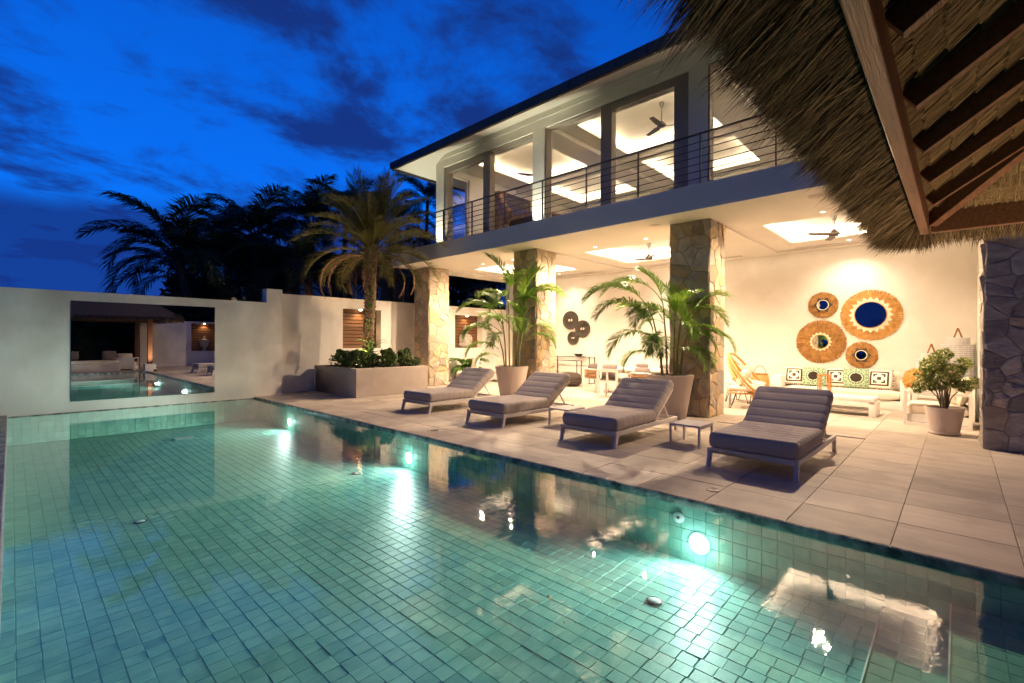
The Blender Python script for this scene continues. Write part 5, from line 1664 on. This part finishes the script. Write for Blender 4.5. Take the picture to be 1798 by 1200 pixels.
# posts
for x, y in ((4.62, -1.18), (4.62, -4.7), (-3.7, -1.6), (-3.7, -4.7)):
    part('post', MB().box(x - .09, x + .09, y - .09, y + .09, .30 if y > -1.3 else -.01, zr(BX - x if x > 0 else x - NX) + .02), 'wood', pav, bevel=.008)
part('post_base', MB().box(4.40, 4.84, -1.42, -.98, -.01, .34), 'white', pav, bevel=.03)
ul = part('uplight', MB().lathe([(.07, 0), (.075, .09), (.06, .10)], 18).xf(Matrix.Translation((4.75, -.66, 0))), 'black', pav)
part('lens', MB().lathe([(.06, .101), (0, .103)], 18, cap=False).xf(Matrix.Translation((4.75, -.66, 0))), 'e_soft', ul)
spot('pavilion_uplight_beam', (4.75, -.66, .12), (4.1, -.35, 2.6), 330, (1.0, .66, .36), 120, .7, .05)
part('tie_beam', MB().box(-3.6, 4.52, -4.78, -4.62, 2.46, 2.62), 'wood', pav)
# underside of the thatch: stitched courses lapping up the slope
rr = random.Random(77)
LIFT = .105
def course_mesh(a0, a1, seed, fringe=True):
    """course along +x from a0 to a1; slope rises along -y; lower edge at y=0"""
    r3 = random.Random(seed)
    mb = MB()
    n = max(6, int((a1 - a0) / .025))
    top, bot = [], []
    g = 0.0
    for i in range(n + 1):
        u = a0 + (a1 - a0) * i / n
        if i % 7 == 0:
            g = r3.uniform(-.012, .012)
        e_ = r3.uniform(-.006, .006) + g
        bot.append((u, e_, -.030 + r3.uniform(-.005, .005)))
        top.append((u, -.20, .004))
    base = len(bot)
    lip = [(p[0], p[1] + .002, .012) for p in bot]
    v = bot + top + lip
    f = []
    for i in range(n):
        f.append((i, i + 1, base + i + 1, base + i))
        f.append((i + 1, i, 2 * base + i, 2 * base + i + 1))
    mb.add(v, f, 0)
    # loose straw ends along the lip
    for i in range(int((a1 - a0) * 170)):
        u = r3.uniform(a0, a1); l_ = r3.uniform(.10, .19); sk = r3.uniform(-.02, .02)
        z0 = -.031 - r3.uniform(0, .008)
        w = r3.uniform(.0016, .0032)
        e_ = r3.uniform(-.01, .016)
        mb.add([(u - w, e_, z0), (u + w, e_, z0), (u + w + sk, -l_, z0 + .02), (u - w + sk, -l_, z0 + .02)], [(0, 1, 2, 3)], r3.choice((0, 0, 1, 2)))
    return mb
pitch = .118
th = math.atan(SL)
slope_len = half / math.cos(th)
tilt = Matrix.Rotation(-th, 4, 'X')
nc = int(slope_len / pitch)
for k in range(nc):
    s = k * pitch
    run = s * math.cos(th)
    x0, x1 = max(NX + run, -2.6), BX - run
    if x1 - x0 > .3 and run < half - .05:
        mb = course_mesh(x0, x1, 500 + k)
        mx = Matrix.Translation((0, BY - run, zr(run) + LIFT + .02)) @ Matrix.Rotation(-th, 4, 'X')
        part('thatch_course', mb.xf(mx), ['thatchpale', 'straw2', 'straw1'], pav)
    y0, y1 = NY + run, BY - run
    if y1 - y0 > .3:
        mb = course_mesh(-y1, -y0, 700 + k)
        # turn so that the course runs along y and rises toward -x
        mx = Matrix.Translation((BX - run, 0, zr(run) + LIFT + .02)) @ Matrix.Rotation(R(-90), 4, 'Z') @ Matrix.Rotation(-th, 4, 'X')
        part('thatch_course', mb.xf(mx), ['thatchpale', 'straw2', 'straw1'], pav)
# stitching cords hanging between the rafters
for x, r0 in ((2.42, .9), (1.72, .7), (3.25, .45), (1.45, .75), (2.6, 1.5)):
    pts = []
    for i in range(12):
        run = r0 + .030 * i
        pts.append((x + .008 * math.sin(i * 2.1), BY - run, zr(run) + LIFT - .035 - .006 * (i % 3)))
    part('cord', MB().tube(pts, .0035, 5), 'cord', pav)
# outer thatch skin
OV = .24
def skin():
    mb = MB()
    o = OV
    z0 = zr(0) + LIFT + .05 - SL * o
    ztop = zr(half) + LIFT + .10
    a = [(NX - o, NY - o, z0), (BX + o, NY - o, z0), (BX + o, BY + o, z0), (NX - o, BY + o, z0), (BX - half, BY - half, ztop), (NX + half, BY - half, ztop)]
    b = [(p[0], p[1], p[2] + .11) for p in a[:4]] + [(a[4][0], a[4][1], ztop + .20), (a[5][0], a[5][1], ztop + .20)]
    mb.add(b, [(2, 3, 5, 4), (0, 1, 4, 5), (1, 2, 4), (3, 0, 5)])
    mb.add(a, [(4, 5, 3, 2), (5, 4, 1, 0), (4, 2, 1), (5, 0, 3)])
    return mb
part('thatch_cover', skin(), 'thatchtop', pav)
# overhanging straw: thick layers of blades beyond the eave beams, ragged at the ends
st = MB()
def blade(p, d, l_, w, side, mi, kink):
    m_ = p + d * l_ * .55
    e_ = m_ + (d + kink).normalized() * l_ * .45
    st.add([p - side * w, p + side * w, m_ + side * w * .8, e_, m_ - side * w * .8], [(0, 1, 2, 4), (4, 2, 3)], mi)
def eave_straw(n, side, lo, hi, lmin, lmax):
    per = 16
    for _ in range(n // per):
        cu = lo + (hi - lo) * rr.random(); clay = rr.random() * .10
        cst = rr.uniform(-.10, .22); cdir = (rr.gauss(0, .17), rr.gauss(0, .06)); cl = rr.uniform(lmin, lmax); cmi = rr.random()
        reach = .325 + abs(rr.gauss(0, .06))
        for _k in range(per):
            u = cu + rr.gauss(0, .022)
            st0 = cst + rr.gauss(0, .03)
            lay = clay + rr.gauss(0, .008)
            a_, b_ = cdir[0] + rr.gauss(0, .06), -SL + cdir[1] + rr.gauss(0, .04)
            if side == 'y':
                p = Vector((u, BY + st0 * .83, zr(0) + LIFT - SL * st0 * .83 + .012 + lay))
                d = Vector((a_, 1, b_)).normalized(); sd = Vector((1, 0, 0))
            else:
                p = Vector((BX + st0 * .83, u, zr(0) + LIFT - SL * st0 * .83 + .012 + lay))
                d = Vector((1, a_, b_)).normalized(); sd = Vector((0, 1, 0))
            l_ = min(cl * rr.uniform(.75, 1.1), reach - st0 * .80 + rr.gauss(0, .02))
            if l_ < .06:
                continue
            q = .65 * cmi + .35 * rr.random()
            mi = 0 if q < .42 else 1 if q < .64 else 2
            sd = (sd + Vector((rr.gauss(0, .3), rr.gauss(0, .3), rr.gauss(0, .5)))).normalized()
            blade(p, d, l_, rr.uniform(.0016, .0040), sd, mi, Vector((rr.gauss(0, .12), rr.gauss(0, .12), rr.gauss(-.06, .10))))
eave_straw(62000, 'y', .2, BX + .2, .14, .36)
eave_straw(4000, 'y', NX - .2, .2, .2, .4)
eave_straw(20000, 'x', -2.2, BY + .2, .14, .36)
eave_straw(3000, 'x', NY - .2, -2.2, .2, .4)
# the rounded corner
for _ in range(7000):
    a = rr.uniform(0, PI / 2)
    c = Vector((math.sin(a), math.cos(a), 0))
    st0 = rr.uniform(0, .20)
    p = Vector((BX - .04, BY - .04, 0)) + c * (st0 * .9 + .02)
    p.z = zr(0) + LIFT - SL * st0 * .9 + .01 + rr.random() * .10
    d = (c + Vector((rr.gauss(0, .16), rr.gauss(0, .16), -SL + rr.gauss(0, .08)))).normalized()
    sd = Vector((-c.y, c.x, rr.gauss(0, .4))).normalized()
    q = rr.random()
    blade(p, d, min(rr.uniform(.14, .36), .345 - st0 * .75 + abs(rr.gauss(0, .035))), rr.uniform(.0018, .0042), sd, 0 if q < .4 else 1 if q < .6 else 2, Vector((0, 0, rr.gauss(-.08, .12))))
part('thatch_fringe', st, ['straw1', 'straw2', 'straw3'], pav, kind='stuff')

# seats under the pavilion, seen in the long mirror
t = thing('bench', 'white built in bench with pale seat pads, seen in the long mirror', 'bench', (2.3, -2.3, 0))
part('base', MB().box(-2.2, 1.3, -.4, .4, 0, .36), 'planter', t, bevel=.01)
part('seat_cushion', cushion_mb(3.4, .76, .15, 3, .05, .05, 6).xf(Matrix.Translation((-2.15, 0, .36))), 'cream', t, smooth=True, angle=60)
for k, x in enumerate((.95, -.4)):
    o = solo('pillow', pillow_mb(.55, .48, .18).xf(Matrix.Rotation(R(-18), 4, 'X')), 'greycush',
             ('grey cushion on the pavilion bench beside the post, seen in the long mirror', 'grey cushion on the middle of the pavilion bench, seen in the long mirror')[k], 'pillow', smooth=True, angle=80, loc=(2.3 + x, -2.55, .51))
armchair('cushioned armchair under the pavilion, seen only in the long mirror', (3.95, -3.0, 0), R(200))

# ------------------------------------------------------------------ palms, trees and the neighbour beyond the wall
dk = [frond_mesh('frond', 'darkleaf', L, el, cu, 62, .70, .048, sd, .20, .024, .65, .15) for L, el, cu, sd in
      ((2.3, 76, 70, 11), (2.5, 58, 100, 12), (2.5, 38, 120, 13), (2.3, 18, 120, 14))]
def garden_palm(label, x, y, h, z0, seed, n=17, s=1.0, lean=0.0):
    t = thing('palm_tree', label, 'palm', (x, y, z0), 0, 'dark palms beyond the garden wall')
    r3 = random.Random(seed)
    pts = [(lean * (i / 10) ** 2, 0, h * i / 10) for i in range(11)]
    part('trunk', MB().tube(pts, [.15 - .05 * i / 10 for i in range(11)], 9), 'trunk2', t, smooth=True)
    for k in range(n):
        lv = k / n
        m_ = dk[0] if lv < .22 else dk[1] if lv < .5 else dk[2] if lv < .8 else dk[3]
        az = k * 2.39996 + r3.uniform(-.25, .25)
        link('frond', m_, t, (lean, 0, h + .05 - .15 * lv), (r3.uniform(-.2, .2), r3.uniform(-.1, .1), az), s * r3.uniform(.85, 1.1))
def at_px(px, y):
    """x on the line of sight of a picture column at a given y"""
    q = (px - 899) / 830
    return y * (.7273 + .6863 * q) / (.6863 - .7273 * q)
for k, (px, y, pz, lb, n, s) in enumerate((
        (345, 17.0, 440, 'dark palm with a drooping frond, leftmost above the wall mirror', 19, 1.0),
        (305, 19.5, 470, 'low dark palm farthest left, mostly behind the leftmost one', 14, .9),
        (440, 18.2, 405, 'dark palm above the right end of the wall mirror, second from left', 18, 1.05),
        (395, 21.0, 425, 'dark palm set back between the two left palms', 14, 1.0),
        (540, 19.0, 385, 'dark palm left of the tall date palm', 18, 1.1),
        (500, 16.2, 455, 'dark palm leaning over the end of the pool wall', 13, .9),
        (600, 21.5, 370, 'tall dark palm directly behind the date palm crown', 16, 1.1),
        (690, 22.0, 385, 'dark palm between the date palm and the villa corner', 15, 1.05),
        (745, 23.5, 345, 'dark palm touching the villa corner column', 14, 1.0),
        (655, 18.0, 470, 'low dark palm behind the date palm trunk', 13, .8))):
    x = at_px(px, y)
    d = x * .7273 + y * .6863
    z = 1.5 + (598 - pz) / 830 * d
    garden_palm(lb, x, y, z - .5 - .35, .5, 900 + k, n, s, (-.5 if k == 0 else .2))
for k, (px, y, pz, w, lb) in enumerate(((300, 23, 520, 2.2, 'low dark bush on the skyline left of the palms'), (420, 24, 470, 2.6, 'round dark tree behind the second palm'), (510, 25, 440, 2.8, 'round dark tree left of the date palm'),
                                         (585, 26, 425, 3.0, 'broad dark tree behind the date palm'), (665, 26, 420, 3.0, 'broad dark tree right of the date palm'), (735, 25, 400, 2.8, 'tall dark tree beside the villa corner'), (812, 22, 445, 3.0, 'dark tree seen between the first two pillars'), (868, 21, 440, 3.0, 'dark tree seen through the gap beside the second pillar'))):
    x = at_px(px, y); d = x * .7273 + y * .6863
    zt_ = 1.5 + (598 - pz) / 830 * d
    t = thing('tree', lb, 'tree', (x, y, .5), 0, 'dark trees beyond the garden wall')
    r3 = random.Random(300 + k)
    h = max(1.2, zt_ - .5)
    part('trunk', MB().tube([(0, 0, 0), (.1, 0, h * .3), (.0, .1, h * .6)], [.2, .16, .08], 8), 'trunk2', t, smooth=True)
    cs = []
    for q in range(16):
        a = r3.uniform(0, 6.28); q_ = w * math.sqrt(r3.random()) * .8
        cs.append(((q_ * math.cos(a), q_ * math.sin(a), h * r3.uniform(.22, .86)), (w * .34, w * .34, h * .17)))
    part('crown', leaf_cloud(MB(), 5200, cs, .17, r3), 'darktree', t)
# undergrowth along the top of the bank
r3 = random.Random(55)
mb = MB()
cs = [((r3.uniform(4.6, 22), r3.uniform(15.0, 17.5), r3.uniform(.7, 2.6)), (.8, .6, .7)) for _ in range(60)]
leaf_cloud(mb, 9000, cs, .13, r3)
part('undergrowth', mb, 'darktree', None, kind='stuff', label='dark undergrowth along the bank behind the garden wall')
# a dead frond hangs over the wall from the nearest dark palm
hang = frond_mesh('dry_frond', 'deadleaf', 1.5, -30, 75, 46, .20, .018, 91, .1, .02, .9, 0)
for q in [o for o in COL.objects if o.get('label') == 'dark palm leaning over the end of the pool wall']:
    for az, s_ in ((-1.35, 1.2), (-1.15, 1.05)):
        link('dry_frond', hang, q, (.2, -.1, [c for c in q.children if c.name.startswith('frond')][0].location.z - .1), (0, 0, az), s_ * 1.25)
# slim young plants right behind the wall
for k, (px, y, top_, lb) in enumerate(((575, 15.0, 500, 'slim young palm just behind the wall, left of the palm trunk'), (620, 15.2, 475, 'slim young palm just behind the wall near the palm trunk'), (705, 15.4, 500, 'slim young palm behind the wall right of the palm trunk'), (842, 15.6, 520, 'slim young palm behind the wall between the first two pillars'))):
    x = at_px(px, y); d = x * .7273 + y * .6863
    zt_ = 1.5 + (598 - top_) / 830 * d
    t = thing('young_palm', lb, 'palm', (x, y, .55), 0, 'young palms behind the wall')
    part('trunk', MB().tube([(0, 0, 0), (.03, .02, (zt_ - .55) * .5), (.1, 0, zt_ - .55)], [.05, .045, .035], 7), 'trunk2', t, smooth=True)
    for q in range(9):
        link('frond', dk[q % 3], t, (.1, 0, zt_ - .55), (0, 0, q * 2.4), .42)
# neighbouring house with a glass corner
nb = thing('neighbour_house', 'dark neighbouring house with a tall glass corner catching the blue sky', 'house', (0, 0, 0))
xa = at_px(398, 22.0)
part('wall', MB().box(xa + 1.5, xa + 9, 22.1, 28, .5, 5.4), 'house2', nb)
part('roof', MB().box(xa - .3, xa + 9.3, 21.6, 28.4, 5.4, 5.65), 'roofgrey', nb)
wf = part('window_frame', MB().box(xa - .06, xa, 21.98, 22.06, .5, 5.4).box(xa + .72, xa + .80, 21.98, 22.06, .5, 5.4).box(xa + 1.44, xa + 1.5, 21.98, 22.06, .5, 5.4).box(xa, xa + 1.44, 21.98, 22.06, 3.9, 4.0), 'black', nb)
M['bluepane'] = mirror('dark_reflective_glass', (.45, .5, .55), .02)
part('pane', MB().box(xa, xa + .72, 22.0, 22.01, .5, 3.9), 'bluepane', wf)
part('pane', MB().box(xa + .80, xa + 1.44, 22.0, 22.01, .5, 3.9), 'bluepane', wf)
for k in range(2):
    part('window', MB().box(xa + 3 + k * 2.6, xa + 4.6 + k * 2.6, 22.06, 22.09, 2.2, 4.3), 'bluepane', nb)
nb2 = thing('garden_pavilion', 'low dark building seen under the balcony beyond the garden wall', 'house', (0, 0, 0))
xb_ = at_px(690, 24)
part('wall', MB().box(xb_ - 3, xb_ + 14, 24, 30, .5, 3.6), 'house2', nb2)
part('roof', MB().box(xb_ - 3.6, xb_ + 14.6, 23.2, 30.6, 3.6, 3.85), 'roofgrey', nb2)
for k in range(4):
    part('window', MB().box(xb_ - 1 + k * 3.2, xb_ + 1.2 + k * 3.2, 23.96, 23.99, 1.2, 3.0), 'bluepane', nb2)
hd = thing('hedge', 'tall dark hedge closing off the garden behind the pavilion, seen in the long mirror', 'hedge', (0, -8.2, -1.3))
r3 = random.Random(61)
part('foliage', leaf_cloud(MB(), 16000, [((r3.uniform(-14, 16), r3.uniform(-.5, .5), r3.uniform(.3, 3.9)), (.9, .6, .7)) for _ in range(170)], .16, r3), 'darktree', hd)
part('stem', MB().box(-14, 16, -.12, .12, 0, 3.6), 'darktree', hd)
# dark hedge of trees behind the pavilion, seen in mirrors
for k, (x, y, w, h) in enumerate(((-9, -9, 3.2, 4.5), (-4.5, -9.5, 3.2, 4.2), (0, -9.5, 3.2, 4.6), (3.6, -9, 2.6, 4.3), (8, -10, 3.2, 4.4), (-9.5, -3.5, 2.6, 3.4))):
    t = thing('tree', ('dark tree behind the pavilion at its pool corner', 'dark tree behind the middle of the pavilion', 'dark tree behind the pavilion bench', 'dark tree behind the pavilion post', 'dark tree above the urn wall', 'dark tree at the open end of the pavilion')[k] + ', seen in the mirror',
              'tree', (x, y, -1.3), 0, 'dark trees behind the pavilion')
    r3 = random.Random(400 + k)
    part('trunk', MB().tube([(0, 0, 0), (.1, 0, h * .5), (0, .1, h * .9)], [.2, .16, .08], 8), 'trunk2', t, smooth=True)
    cs = [((r3.uniform(-w, w) * .7, r3.uniform(-w, w) * .5, 1.2 + h * r3.uniform(.1, .95)), (w * .4, w * .35, h * .16)) for q in range(20)]
    part('crown', leaf_cloud(MB(), 6500, cs, .26, r3), 'darktree', t)
